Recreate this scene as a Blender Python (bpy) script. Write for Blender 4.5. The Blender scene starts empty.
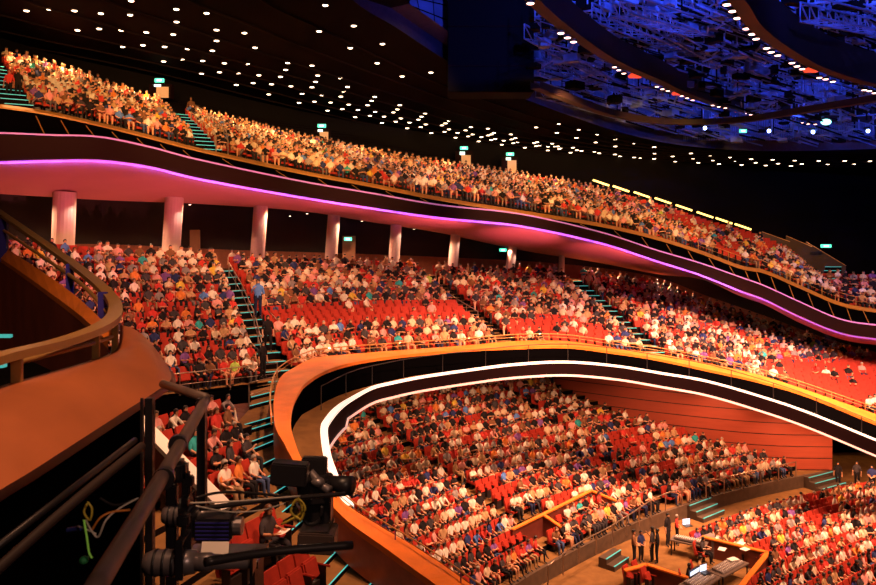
import bpy, bmesh, math, random
import numpy as np
from mathutils import Vector, Matrix, Quaternion
random.seed(7)
PI = math.pi
sc = bpy.context.scene
COL = sc.collection
F = 759.0; HV = 230.0; HU = 438.0; CZ = 17.0      # focal length in px, horizon row, centre column, eye height
G = 1.0                                            # people and seats scale

def P(u, v, d): return Vector(((u - HU) / F * d, d, CZ - (v - HV) / F * d))
def PZ(u, v, z):
    d = (CZ - z) * F / (v - HV)
    return P(u, v, d)
def proj(p):
    d = max(p[1], 0.01)
    return HU + p[0] / d * F, HV + (CZ - p[2]) / d * F

# ------------------------------------------------------------------ materials
MATS = {}
def mat(name, col, rough=0.6, metal=0.0, emit=None, es=0.0, noise=0.0, nscale=3.0, spec=0.5, col2=None):
    if name in MATS: return MATS[name]
    m = bpy.data.materials.new(name); m.use_nodes = True
    nt = m.node_tree; b = nt.nodes['Principled BSDF']
    b.inputs['Base Color'].default_value = (*col, 1); b.inputs['Roughness'].default_value = rough
    b.inputs['Metallic'].default_value = metal; b.inputs['Specular IOR Level'].default_value = spec
    if emit:
        b.inputs['Emission Color'].default_value = (*emit, 1); b.inputs['Emission Strength'].default_value = es
    if noise > 0 or col2:
        tc = nt.nodes.new('ShaderNodeTexCoord'); nz = nt.nodes.new('ShaderNodeTexNoise')
        nz.inputs['Scale'].default_value = nscale; nz.inputs['Detail'].default_value = 4
        nt.links.new(tc.outputs['Object'], nz.inputs['Vector'])
        mx = nt.nodes.new('ShaderNodeMix'); mx.data_type = 'RGBA'
        c2 = col2 or tuple(c * (1 - noise) for c in col)
        mx.inputs[6].default_value = (*col, 1); mx.inputs[7].default_value = (*c2, 1)
        rp = nt.nodes.new('ShaderNodeMapRange'); rp.inputs[1].default_value = .35; rp.inputs[2].default_value = .65
        nt.links.new(nz.outputs['Fac'], rp.inputs[0]); nt.links.new(rp.outputs[0], mx.inputs[0])
        nt.links.new(mx.outputs[2], b.inputs['Base Color'])
    MATS[name] = m
    return m

def wood_planks(name, c1, c2, spacing, groove, rough=.45):
    """horizontal plank cladding: dark grooves at even heights, slight grain"""
    m = bpy.data.materials.new(name); m.use_nodes = True
    nt = m.node_tree; N = nt.nodes; L = nt.links; b = N['Principled BSDF']
    tc = N.new('ShaderNodeTexCoord'); sp = N.new('ShaderNodeSeparateXYZ'); L.new(tc.outputs['Object'], sp.inputs[0])
    dv = N.new('ShaderNodeMath'); dv.operation = 'DIVIDE'; L.new(sp.outputs['Z'], dv.inputs[0]); dv.inputs[1].default_value = spacing
    fr = N.new('ShaderNodeMath'); fr.operation = 'FRACT'; L.new(dv.outputs[0], fr.inputs[0])
    lt = N.new('ShaderNodeMath'); lt.operation = 'LESS_THAN'; L.new(fr.outputs[0], lt.inputs[0]); lt.inputs[1].default_value = groove
    mp = N.new('ShaderNodeMapping'); mp.inputs['Scale'].default_value = (.5, .5, 6); L.new(tc.outputs['Object'], mp.inputs[0])
    nz = N.new('ShaderNodeTexNoise'); nz.inputs['Scale'].default_value = 1.5; nz.inputs['Detail'].default_value = 5; L.new(mp.outputs[0], nz.inputs['Vector'])
    mx = N.new('ShaderNodeMix'); mx.data_type = 'RGBA'; mx.inputs[6].default_value = (*c1, 1); mx.inputs[7].default_value = (*c2, 1); L.new(nz.outputs['Fac'], mx.inputs[0])
    m2 = N.new('ShaderNodeMix'); m2.data_type = 'RGBA'; L.new(mx.outputs[2], m2.inputs[6]); m2.inputs[7].default_value = (.01, .004, .003, 1); L.new(lt.outputs[0], m2.inputs[0])
    L.new(m2.outputs[2], b.inputs['Base Color']); b.inputs['Roughness'].default_value = rough
    MATS[name] = m
    return m

M_carpet = mat('brown_carpet', (.23, .115, .04), .9, noise=.25, nscale=2.0, spec=.1)
M_riser = mat('dark_riser', (.006, .004, .004), .9, spec=.05)
M_led_teal = mat('teal_step_light', (.05, .5, .5), .5, emit=(.12, .85, .80), es=.42)
M_orange = mat('orange_wood_cap', (.85, .22, .03), .5, noise=.22, nscale=1.2, spec=.2)
M_wood = mat('red_wood', (.55, .12, .05), .42, noise=.35, nscale=1.5)
M_apron = mat('apron_wood', (.55, .15, .05), .5, noise=.28, nscale=1.3)
M_darkwood = mat('dark_red_wood', (.16, .03, .02), .5, noise=.3, nscale=1.5)
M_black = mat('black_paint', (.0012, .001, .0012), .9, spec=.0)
M_fascia = mat('dark_maroon_fascia', (.012, .003, .0035), .7, spec=.08)
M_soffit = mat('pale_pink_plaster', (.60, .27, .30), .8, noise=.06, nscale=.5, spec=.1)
M_whiteled = mat('white_edge_light', (.9, .8, .75), .5, emit=(1, .74, .60), es=1.1)
M_pinkled = mat('pink_edge_light', (.9, .6, .6), .5, emit=(1, .55, .45), es=.62)
M_purpleled = mat('purple_edge_light', (.5, .2, .6), .5, emit=(.55, .22, .60), es=.30)
M_purplecove = mat('purple_cove_light', (.5, .2, .8), .5, emit=(.42, .12, .9), es=.12)
M_gold = mat('bronze_cap', (.36, .17, .035), .45, metal=.25, noise=.15, nscale=3)
M_bronze = mat('bronze_rail', (.50, .26, .08), .42, metal=.15, noise=.1)
M_steel = mat('warm_steel', (.45, .33, .25), .3, metal=.8)
M_dsteel = mat('dark_steel', (.05, .04, .04), .4, metal=.5)
M_col = mat('column_paint', (.66, .48, .46), .7, noise=.06)
M_wallback = mat('maroon_back_wall', (.016, .005, .005), .6, noise=.4, nscale=.6)
M_wallup = mat('dark_upper_wall', (.003, .0017, .0015), .7, noise=.4, nscale=.4, spec=.08)
M_ceil = mat('dark_ceiling', (.0028, .0014, .0016), .7, noise=.4, nscale=.3, spec=.05)
M_lamp = mat('warm_lamp', (1, .8, .6), .5, emit=(1, .70, .44), es=9)
M_pinklamp = mat('pinkish_lamp', (1, .7, .6), .5, emit=(1, .50, .40), es=6)
M_redlamp = mat('red_lamp', (1, .1, .05), .5, emit=(1, .10, .04), es=.8)
M_bluestar = mat('blue_white_lamp', (.6, .7, 1), .5, emit=(.35, .50, 1), es=9)
M_green = mat('exit_green', (.1, .8, .5), .5, emit=(.10, .85, .55), es=1.5)
M_signwhite = mat('sign_white', (.9, .95, .9), .5, emit=(.7, .95, .85), es=1.6)
M_yellow = mat('yellow_strip_lamp', (1, .8, .2), .5, emit=(1, .68, .16), es=3.0)
M_seat = mat('red_upholstery', (.42, .036, .020), .75, noise=.18, nscale=6, spec=.2)
M_seatback = mat('seat_shell', (.40, .05, .022), .5, noise=.2)
M_seatleg = mat('seat_leg', (.03, .02, .02), .5, metal=.4)
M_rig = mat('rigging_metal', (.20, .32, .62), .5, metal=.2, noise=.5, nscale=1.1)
M_rigdark = mat('rigging_dark', (.003, .003, .005), .8, spec=.1)
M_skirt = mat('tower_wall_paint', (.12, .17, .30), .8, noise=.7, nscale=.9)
M_band = mat('ring_beam_paint', (.014, .0035, .003), .6, noise=.4, nscale=1)
M_paper = mat('white_paper', (.85, .80, .74), .7)
M_screen = mat('lit_screen', (.7, .8, 1), .4, emit=(.62, .78, 1.0), es=1.3)
M_desk = mat('desk_top', (.13, .09, .07), .5)
M_grey = mat('console_grey', (.22, .18, .17), .45, noise=.3, nscale=8)
M_pipe = mat('brown_grey_pipe', (.17, .105, .085), .5, metal=.15, noise=.3, nscale=5)
M_eq = mat('equipment_black', (.018, .016, .02), .38, spec=.5)
M_eqgrey = mat('equipment_grey', (.30, .25, .26), .35, metal=.6)
M_bluelit = mat('blue_lit_paint', (.06, .05, .45), .5, noise=.3)  # stage light on the box posts, put into the colour as blue
M_cabley = mat('yellow_cable', (.75, .55, .06), .5)
M_cablew = mat('white_cable', (.7, .6, .5), .5)
M_cableg = mat('green_cable', (.35, .7, .08), .5, emit=(.35, .8, .1), es=.12)
M_orangecable = mat('orange_cable', (.8, .25, .03), .5)
M_cream = mat('cream_rail_paint', (.75, .62, .48), .5)
M_glass = mat('smoked_glass', (.10, .07, .05), .2)
PLANK = wood_planks('plank_wall', (.40, .075, .035), (.27, .045, .022), .78, .07)

# ------------------------------------------------------------------ object helpers
def link(o, parent=None):
    COL.objects.link(o)
    if parent is not None: o.parent = parent
    return o
def meshobj(name, verts, faces, mats, parent=None, idx=None, smooth=False):
    me = bpy.data.meshes.new(name)
    me.from_pydata([tuple(v) for v in verts], [], faces)
    for m in (mats if isinstance(mats, (list, tuple)) else [mats]): me.materials.append(m)
    if idx is not None: me.polygons.foreach_set('material_index', idx)
    if smooth: me.polygons.foreach_set('use_smooth', [True] * len(me.polygons))
    me.update()
    return link(bpy.data.objects.new(name, me), parent)
def tag(o, label, cat, group=None):
    o['label'] = label; o['category'] = cat
    if group: o['group'] = group
    return o
def struct(o, label=None):
    o['kind'] = 'structure'
    if label: o['label'] = label
    return o
def empty(name, loc=(0, 0, 0)):
    o = bpy.data.objects.new(name, None); o.location = loc; o.empty_display_size = .2
    return link(o)

class MB:
    """collects shapes and links them as one mesh"""
    def __init__(s): s.v = []; s.f = []; s.i = []
    def add(s, vs, fs, mi=0):
        n = len(s.v); s.v += [Vector(v) for v in vs]; s.f += [tuple(n + k for k in f) for f in fs]; s.i += [mi] * len(fs)
    def box(s, c, size, rot=None, mi=0, bev=0.0, taper=1.0):
        sx, sy, sz = (q / 2 for q in size)
        if bev <= 0:
            vs = [(x * sx * (taper if z > 0 else 1), y * sy * (taper if z > 0 else 1), z * sz) for z in (-1, 1) for y in (-1, 1) for x in (-1, 1)]
            fs = [(0, 2, 3, 1), (4, 5, 7, 6), (0, 1, 5, 4), (2, 6, 7, 3), (0, 4, 6, 2), (1, 3, 7, 5)]
        else:
            bm = bmesh.new(); bmesh.ops.create_cube(bm, size=1)
            for v in bm.verts: v.co = Vector((v.co.x * 2 * sx, v.co.y * 2 * sy, v.co.z * 2 * sz))
            bmesh.ops.bevel(bm, geom=bm.edges[:], offset=bev, segments=2, affect='EDGES')
            bm.verts.index_update()
            vs = [v.co.copy() for v in bm.verts]; fs = [tuple(v.index for v in f.verts) for f in bm.faces]; bm.free()
        R = rot if rot is not None else Matrix.Identity(3)
        s.add([R @ Vector(v) + Vector(c) for v in vs], fs, mi)
    def beam(s, a, b, w, h, mi=0):
        a = Vector(a); b = Vector(b); d = b - a
        R = d.to_track_quat('X', 'Z').to_matrix()
        s.box((a + b) / 2, (d.length, w, h), R, mi)
    def tube(s, pts, r, n=8, mi=0, cap=True, flat=None):
        pts = [Vector(p) for p in pts]; rs = r if isinstance(r, (list, tuple)) else [r] * len(pts)
        vs = []; fs = []
        for i, p in enumerate(pts):
            t = (pts[min(i + 1, len(pts) - 1)] - pts[max(i - 1, 0)]).normalized()
            up = Vector((0, 0, 1)) if abs(t.z) < .95 else Vector((1, 0, 0))
            x = t.cross(up).normalized(); y = x.cross(t).normalized()
            fx, fy = flat or (1, 1)
            for k in range(n):
                a = 2 * PI * (k + .5) / n
                vs.append(p + x * math.cos(a) * rs[i] * fx + y * math.sin(a) * rs[i] * fy)
        for i in range(len(pts) - 1):
            for k in range(n):
                fs.append((i * n + k, i * n + (k + 1) % n, (i + 1) * n + (k + 1) % n, (i + 1) * n + k))
        if cap: fs += [tuple(range(n - 1, -1, -1)), tuple((len(pts) - 1) * n + k for k in range(n))]
        s.add(vs, fs, mi)
    def ell(s, c, rad, nu=12, nv=8, mi=0, rot=None, zmin=-1.0):
        R = rot if rot is not None else Matrix.Identity(3)
        vs = []; fs = []
        for j in range(nv + 1):
            ph = -PI / 2 + PI * j / nv; z = max(math.sin(ph), zmin); cc = math.cos(ph)
            for i in range(nu):
                a = 2 * PI * i / nu
                vs.append(R @ Vector((math.cos(a) * cc * rad[0], math.sin(a) * cc * rad[1], z * rad[2])) + Vector(c))
        for j in range(nv):
            for i in range(nu):
                fs.append((j * nu + i, j * nu + (i + 1) % nu, (j + 1) * nu + (i + 1) % nu, (j + 1) * nu + i))
        s.add(vs, fs, mi)
    def build(s, name, mats, parent=None, smooth=False):
        return meshobj(name, s.v, s.f, mats, parent, s.i, smooth)

def smooth_path(pts, n):
    """Catmull-Rom through pts, n samples per segment"""
    pts = [Vector(p) for p in pts]; out = []
    for i in range(len(pts) - 1):
        p0 = pts[max(i - 1, 0)]; p1 = pts[i]; p2 = pts[i + 1]; p3 = pts[min(i + 2, len(pts) - 1)]
        for k in range(n):
            t = k / n
            out.append(.5 * ((2 * p1) + (p2 - p0) * t + (2 * p0 - 5 * p1 + 4 * p2 - p3) * t * t + (3 * p1 - p0 - 3 * p2 + p3) * t ** 3))
    out.append(pts[-1].copy())
    return out
def loft(name, curves, mats, parent=None, mis=None, smooth=True):
    n = len(curves[0]); vs = [p for c in curves for p in c]; fs = []; idx = []
    for j in range(len(curves) - 1):
        for i in range(n - 1):
            fs.append((j * n + i, j * n + i + 1, (j + 1) * n + i + 1, (j + 1) * n + i)); idx.append(mis[j] if mis else 0)
    return meshobj(name, vs, fs, mats, parent, idx, smooth)
def down(c, dz): return [p - Vector((0, 0, dz)) for p in c]
def normals2d(c, side=1):
    out = []
    for i in range(len(c)):
        t = c[min(i + 1, len(c) - 1)] - c[max(i - 1, 0)]; t.z = 0
        t.normalize(); out.append(Vector((t.y, -t.x, 0)) * side)
    return out
def offset(c, k, dz=0):
    nn = normals2d(c)
    return [p + n * k + Vector((0, 0, dz)) for p, n in zip(c, nn)]
def resample(c, step):
    """points at even spacing"""
    L = [0]
    for a, b in zip(c, c[1:]): L.append(L[-1] + (b - a).length)
    n = max(1, int(L[-1] / step)); out = []; j = 0
    for k in range(n + 1):
        t = L[-1] * k / n
        while j < len(L) - 2 and L[j + 1] < t: j += 1
        q = (t - L[j]) / max(L[j + 1] - L[j], 1e-6); out.append(c[j].lerp(c[j + 1], q))
    return out
def in_poly(u, v, poly):
    c = False; j = len(poly) - 1
    for i in range(len(poly)):
        (x1, y1), (x2, y2) = poly[i], poly[j]
        if (y1 > v) != (y2 > v) and u < (x2 - x1) * (v - y1) / (y2 - y1) + x1: c = not c
        j = i
    return c

# ------------------------------------------------------------------ palettes
SHIRTS = {'white': (.80, .72, .62), 'cream': (.70, .55, .38), 'black': (.018, .014, .016), 'charcoal': (.06, .05, .055), 'red': (.60, .05, .04),
          'pink': (.75, .33, .30), 'brown': (.22, .10, .05), 'tan': (.50, .30, .15), 'purple': (.22, .09, .33), 'navy': (.03, .04, .14),
          'blue': (.10, .22, .60), 'teal': (.04, .38, .40), 'yellow': (.75, .52, .08), 'grey': (.30, .26, .26), 'lime': (.42, .60, .12), 'orange': (.70, .22, .05)}
SW = {'white': 22, 'cream': 10, 'black': 24, 'charcoal': 9, 'red': 8, 'pink': 7, 'brown': 6, 'tan': 7, 'purple': 3, 'navy': 5, 'blue': 1.6, 'teal': .7, 'yellow': 1.5, 'grey': 5, 'lime': .3, 'orange': 3}
PANTS = {'black': (.015, .013, .016), 'dark': (.035, .03, .035), 'navy': (.02, .025, .07), 'khaki': (.33, .21, .11), 'grey': (.16, .13, .13), 'denim': (.06, .09, .2)}
PW = {'black': 35, 'dark': 22, 'navy': 12, 'khaki': 12, 'grey': 8, 'denim': 11}
HAIRS = {'black': (.010, .007, .006), 'dark brown': (.035, .015, .008), 'brown': (.10, .04, .015), 'grey': (.35, .30, .26)}
HW = {'black': 62, 'dark brown': 22, 'brown': 11, 'grey': 5}
SKINS = [(.62, .30, .17), (.52, .23, .12), (.70, .37, .23), (.36, .15, .08)]
def pick(w): return random.choices(list(w), list(w.values()))[0]
M_shirt = {k: mat('cloth_' + k, c, .85, noise=.15, nscale=9, spec=.15) for k, c in SHIRTS.items()}
M_pants = {k: mat('trousers_' + k, c, .85, noise=.15, nscale=9, spec=.15) for k, c in PANTS.items()}
M_hair = {k: mat('hair_' + k.replace(' ', '_'), c, .45, noise=.2, nscale=20) for k, c in HAIRS.items()}
M_skin = [mat('skin_tone_%s' % n, c, .55, noise=.06, nscale=12, spec=.3) for n, c in zip(('warm', 'brown', 'light', 'deep'), SKINS)]
M_shoe = mat('dark_shoe', (.02, .015, .015), .5)
M_eye = mat('eye_dark', (.02, .01, .01), .3)

# ------------------------------------------------------------------ people (body facing +X, feet on z = 0)
SKIN, SHIRT, PANT, HAIR, SHOE, EYE = range(6)
def skeleton(pose):
    """joints: name -> (pos, radius); bones: (a, b, material)"""
    sit = pose.startswith('sit'); J = {}; B = []
    lean = {'sit_lean': .22, 'sit_back': -.06, 'sit_read': .08}.get(pose, 0.0)
    if sit: zp = .56; hx = 0
    else: zp = .97; hx = 0
    def sp(x, y, z): return (x + lean * (z - zp) * 1.4, y, z - abs(lean) * (z - zp) * .12)
    J['pelvis'] = ((hx, 0, zp), .135); J['waist'] = (sp(hx - .02, 0, zp + .16), .118)
    J['chest'] = (sp(hx - .03, 0, zp + .36), .138); J['neck'] = (sp(hx - .02, 0, zp + .53), .056)
    J['jaw'] = (sp(hx + .015, 0, zp + .605), .062); J['skull'] = (sp(hx + .0, 0, zp + .685), .078); J['crown'] = (sp(hx - .012, 0, zp + .745), .048)
    B += [('pelvis', 'waist', SHIRT), ('waist', 'chest', SHIRT), ('chest', 'neck', SHIRT), ('neck', 'jaw', SKIN), ('jaw', 'skull', SKIN), ('skull', 'crown', SKIN)]
    for s, y in (('l', 1), ('r', -1)):
        J['sh' + s] = (sp(hx - .03, .175 * y, zp + .42), .062)
        if sit:
            if pose == 'sit_phone' and y == -1: el = (.10, -.24, .80); wr = (.30, -.10, .92); ha = (.33, -.06, 1.0)
            elif pose == 'sit_arms': el = (.05, .25 * y, .82); wr = (.21, -.02 * y, .86); ha = (.19, -.11 * y, .86)
            elif pose == 'sit_read': el = (.06, .25 * y, .80); wr = (.31, .15 * y, .80); ha = (.38, .11 * y, .82)
            elif pose == 'sit_lean': el = (.33, .20 * y, .76); wr = (.47, .06 * y, .72); ha = (.53, .02 * y, .68)
            else: el = (.01, .245 * y, .80); wr = (.21, .17 * y, .69); ha = (.29, .13 * y, .68)
            hip = (.05, .10 * y, .55); kn = (.46, .13 * y, .56); an = (.47, .13 * y, .10); to = (.62, .15 * y, .045)
            if pose == 'sit_cross' and y == 1: kn = (.45, .0, .66); an = (.60, -.14, .36); to = (.72, -.20, .30)
            if pose == 'sit_back': kn = (.47, .2 * y, .53); an = (.58, .2 * y, .1); to = (.73, .22 * y, .05)
        else:
            if pose == 'stand_hands': el = (.02, .25 * y, 1.12); wr = (.20, .10 * y, 1.04); ha = (.25, .04 * y, 1.01)
            elif pose == 'stand_phone' and y == -1: el = (.08, -.26, 1.14); wr = (.28, -.16, 1.30); ha = (.30, -.12, 1.38)
            else: el = (-.03, .25 * y, 1.12); wr = (.02, .27 * y, .88); ha = (.04, .27 * y, .79)
            hip = (0, .09 * y, .93); kn = (.02, .10 * y, .50); an = (-.02, .11 * y, .09); to = (.13, .14 * y, .04)
            if pose == 'stand_walk': kn = (.02 + .12 * y, .1 * y, .50); an = (.16 * y - .06, .1 * y, .10); to = (.16 * y + .09, .12 * y, .045)
        J['el' + s] = (el, .043); J['wr' + s] = (wr, .029); J['ha' + s] = (ha, .034)
        J['hi' + s] = (hip, .088); J['kn' + s] = (kn, .062); J['an' + s] = (an, .04); J['to' + s] = (to, .034)
        B += [('chest', 'sh' + s, SHIRT), ('sh' + s, 'el' + s, SHIRT), ('el' + s, 'wr' + s, SKIN), ('wr' + s, 'ha' + s, SKIN),
              ('pelvis', 'hi' + s, PANT), ('hi' + s, 'kn' + s, PANT), ('kn' + s, 'an' + s, PANT), ('an' + s, 'to' + s, SHOE)]
    return J, B

def add_fingers(J, B):
    for s, y in (('l', 1), ('r', -1)):
        w = Vector(J['wr' + s][0]); h = Vector(J['ha' + s][0]); d = (h - w).normalized()
        side = d.cross(Vector((0, 0, 1)))
        side = side.normalized() if side.length > .2 else Vector((0, 1, 0))
        dn = side.cross(d).normalized()
        if dn.z > 0: dn = -dn
        for k, (off, ln) in enumerate(((-.030, .060), (-.010, .072), (.010, .068), (.030, .054))):
            a = h + side * off + d * .022; b = a + d * ln * .55 + dn * .008; c = b + d * ln * .35 + dn * .028
            n0, n1, n2 = ('f%s%d%d' % (s, k, q) for q in range(3))
            J[n0] = (tuple(a), .012); J[n1] = (tuple(b), .0095); J[n2] = (tuple(c), .008)
            B += [('ha' + s, n0, SKIN), (n0, n1, SKIN), (n1, n2, SKIN)]
        th = side * (-1 if y == 1 else 1)
        if th.y * y > 0: th = -th
        a = w.lerp(h, .45) + th * .038; b = a + d * .035 + th * .020; c = b + d * .028 + dn * .006
        J['t%s0' % s] = (tuple(a), .014); J['t%s1' % s] = (tuple(b), .011); J['t%s2' % s] = (tuple(c), .009)
        B += [('wr' + s, 't%s0' % s, SKIN), ('t%s0' % s, 't%s1' % s, SKIN), ('t%s1' % s, 't%s2' % s, SKIN)]

def seg_dist(p, a, b):
    ab = b - a; t = max(0, min(1, (p - a).dot(ab) / max(ab.length_squared, 1e-9)))
    return (p - (a + ab * t)).length
def skin_body(pose, level, fingers):
    J, B = skeleton(pose)
    if fingers: add_fingers(J, B)
    names = list(J); vs = [J[n][0] for n in names]
    me = bpy.data.meshes.new('tmp'); me.from_pydata(vs, [(names.index(a), names.index(b)) for a, b, _ in B], [])
    o = bpy.data.objects.new('tmp', me); COL.objects.link(o)
    bpy.context.view_layer.objects.active = o
    md = o.modifiers.new('skin', 'SKIN'); md.use_smooth_shade = True
    if not me.skin_vertices: me.attributes  # layer is made with the modifier below
    if not me.skin_vertices:
        bm = bmesh.new(); bm.from_mesh(me); bm.verts.layers.skin.verify(); bm.to_mesh(me); bm.free()
    sv = me.skin_vertices[0].data
    for i, n in enumerate(names):
        r = J[n][1]; sv[i].radius = (r, r); sv[i].use_root = (n == 'pelvis')
        if n in ('chest', 'waist', 'pelvis'): sv[i].radius = (r, r)
    if level:
        ss = o.modifiers.new('sub', 'SUBSURF'); ss.levels = level; ss.render_levels = level
    dg = bpy.context.evaluated_depsgraph_get(); dg.update()
    ev = bpy.data.meshes.new_from_object(o.evaluated_get(dg))
    V = [v.co.copy() for v in ev.vertices]; Fc = [tuple(p.vertices) for p in ev.polygons]
    bpy.data.objects.remove(o)
    # widen the torso sideways
    zt = J['pelvis'][0][2]
    for v in V:
        if abs(v.y) < .17 and zt - .12 < v.z < zt + .47: v.y *= 1.16
    mi = []
    segs = [(Vector(J[a][0]), Vector(J[b][0]), m, J[a][1], a) for a, b, m in B]
    for f in Fc:
        c = sum((V[k] for k in f), Vector()) / len(f)
        best = min(segs, key=lambda g: seg_dist(c, g[0], g[1]) - g[3] * .6)
        m = best[2]
        mi.append(m)
    return V, Fc, mi, J

def hair_mb(J, style):
    mb = MB(); c = Vector(J['skull'][0]); n = 14; m = 8
    # cap: the part of an ellipsoid behind and above the face
    vs = []; fs = []; rad = Vector((.102, .092, .108)); off = Vector((-.014, 0, .012))
    for j in range(m + 1):
        ph = PI / 2 - (PI * .80) * j / m
        for i in range(n):
            a = 2 * PI * i / n
            x = math.cos(a) * math.cos(ph); y = math.sin(a) * math.cos(ph); z = math.sin(ph)
            lim = .30 if x > .25 else (-.35 if x > -.3 else -.75)
            if style == 'long': lim = .30 if x > .25 else -1
            z = max(z, lim); k = 1.0
            if lim > .2 and z <= lim + .001: k = .90
            vs.append(c + off + Vector((x * rad.x * k, y * rad.y * k, z * rad.z)))
    for j in range(m):
        for i in range(n): fs.append((j * n + i, (j + 1) * n + i, (j + 1) * n + (i + 1) % n, j * n + (i + 1) % n))
    mb.add(vs, fs, HAIR)
    if style == 'long':
        b = Vector(J['neck'][0])
        mb.tube([c + Vector((-.045, 0, .02)), c + Vector((-.06, 0, -.09)), b + Vector((-.075, 0, -.03)), b + Vector((-.10, 0, -.17))], [.072, .078, .078, .045], 10, HAIR, flat=(1.15, .62))
    if style == 'bun': mb.ell(c + Vector((-.10, 0, .05)), (.045, .045, .045), 8, 6, HAIR)
    return mb
def face_mb(J):
    mb = MB(); c = Vector(J['skull'][0]); jw = Vector(J['jaw'][0])
    f = Vector((.074, 0, -.016))
    mb.tube([c + f + Vector((-.012, 0, .022)), c + f + Vector((.010, 0, -.022))], [.007, .015], 6, SKIN)
    for s in (-1, 1):
        mb.ell(c + Vector((.066, .028 * s, .004)), (.011, .012, .008), 8, 6, EYE)
        mb.ell(c + Vector((-.004, .075 * s, -.012)), (.018, .009, .026), 8, 6, SKIN)
    mb.ell(jw + Vector((.056, 0, -.004)), (.010, .024, .006), 8, 4, SHIRT if False else SKIN)
    return mb
def dist(m): return {SKIN: 0, SHIRT: 1, PANT: 2, HAIR: 3, SHOE: 4, EYE: 5}[m]

POSES = ['sit_rest', 'sit_lean', 'sit_arms', 'sit_cross', 'sit_back', 'sit_phone', 'sit_read', 'stand_hands', 'stand_walk', 'stand_phone', 'stand_rest']
HI = {}; LO = {}
SLOTS = [M_skin[0], M_shirt['white'], M_pants['black'], M_hair['black'], M_shoe, M_eye]
def make_mesh(name, V, Fc, mi, mats=SLOTS):
    me = bpy.data.meshes.new(name); me.from_pydata([tuple(v) for v in V], [], Fc)
    for m in mats: me.materials.append(m)
    me.polygons.foreach_set('material_index', mi); me.polygons.foreach_set('use_smooth', [True] * len(Fc)); me.update()
    return me
def shell(V, Fc, mi, which, push):
    me = bpy.data.meshes.new('t'); me.from_pydata([tuple(v) for v in V], [], Fc); me.update()
    nr = [v.normal.copy() for v in me.vertices]; bpy.data.meshes.remove(me)
    ff = [f for f, m in zip(Fc, mi) if m == which]; used = sorted({k for f in ff for k in f}); mp = {k: i for i, k in enumerate(used)}
    return [V[k] + nr[k] * push for k in used], [tuple(mp[k] for k in f) for f in ff]
HAIRSTYLES = ['long', 'short', 'long']
for pi, pose in enumerate(POSES):
    hs = HAIRSTYLES[pi % 3]
    V, Fc, mi, J = skin_body(pose, 1, True)
    fm = face_mb(J); n = len(V); V2 = V + fm.v; F2 = Fc + [tuple(k + n for k in f) for f in fm.f]; m2 = mi + fm.i
    hm = hair_mb(J, hs); hm2 = hair_mb(J, 'short' if hs == 'long' else 'long')
    d = {'J': J}
    # one whole mesh (for figures too small to show parts) and body + clothes + hair (for the near ones)
    n2 = len(V2)
    for tagn, h in (('a', hm), ('b', hm2)):
        d['whole_' + tagn] = make_mesh('person', V2 + h.v, F2 + [tuple(k + n2 for k in f) for f in h.f], m2 + h.i)
        d['hair_' + tagn] = make_mesh('hair', h.v, h.f, [0] * len(h.f), [M_hair['black']])
    d['body'] = make_mesh('person', V2, F2, [SKIN if q in (SHIRT, PANT) else q for q in m2], [M_skin[0], M_shirt['white'], M_pants['black'], M_hair['black'], M_shoe, M_eye])
    sV, sF = shell(V, Fc, mi, SHIRT, .012); d['shirt'] = make_mesh('shirt', sV, sF, [0] * len(sF), [M_shirt['white']])
    pV, pF = shell(V, Fc, mi, PANT, .011); d['trousers'] = make_mesh('trousers', pV, pF, [0] * len(pF), [M_pants['black']])
    HI[pose] = d
    V, Fc, mi, J = skin_body(pose, 0, False)
    for tagn, st in (('a', hs), ('b', 'short' if hs == 'long' else 'long')):
        h = MB(); c = Vector(J['skull'][0]); h.ell(c + Vector((-.020, 0, .016)), (.100, .094, .106), 8, 5, HAIR, zmin=-.5)
        if st == 'long': h.tube([c + Vector((-.06, 0, 0)), Vector(J['neck'][0]) + Vector((-.09, 0, -.12))], [.078, .05], 6, HAIR)
        n = len(V)
        VV = np.array([tuple(v) for v in V + h.v], dtype=np.float32)
        LO[(pose, tagn)] = (VV, Fc + [tuple(k + n for k in f) for f in h.f], mi + h.i)

SPEC = []          # every person wanted: dict(pos, ang, pose, near info)
def person_rand():
    return dict(shirt=pick(SW), pants=pick(PW), hair=pick(HW), skin=random.choices(range(4), [50, 25, 15, 10])[0], style=random.choice('ab'), bare=random.random() < .22)
def add_person(pos, ang, pose, where, **kw):
    s = person_rand(); s.update(pos=Vector(pos), ang=ang, pose=pose, where=where, must=False, scale=G * random.uniform(.90, 1.06), parts=False)
    s.update(kw); SPEC.append(s); return s

def instance_person(s):
    d = HI[s['pose']]; mats = [M_skin[s['skin']], M_shirt[s['shirt']], M_skin[s['skin']] if s['bare'] and not s['parts'] else M_pants[s['pants']], M_hair[s['hair']], M_shoe, M_eye]
    def mk(name, me, parent=None, ml=None):
        o = bpy.data.objects.new(name, me); link(o, parent)
        for i, m in enumerate(ml):
            o.material_slots[i].link = 'OBJECT'; o.material_slots[i].material = m
        return o
    if s['parts']:
        o = mk('person', d['body'], None, mats)
        mk('hair', d['hair_' + s['style']], o, [M_hair[s['hair']]])
        mk('shirt', d['shirt'], o, [M_shirt[s['shirt']]])
        mk('trousers', d['trousers'], o, [M_pants[s['pants']]])
    else:
        o = mk('person', d['whole_' + s['style']], None, mats)
    o.location = s['pos']; o.rotation_euler = (0, 0, s['ang']); o.scale = (s['scale'],) * 3
    lab = s.get('label') or ('person in %s top, %s, %s' % (s['shirt'], 'bare legs' if (s['bare'] and not s['parts']) else s['pants'] + ' trousers', s['where']))
    tag(o, lab, 'person', s.get('group', 'audience members'))
    return o

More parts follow.
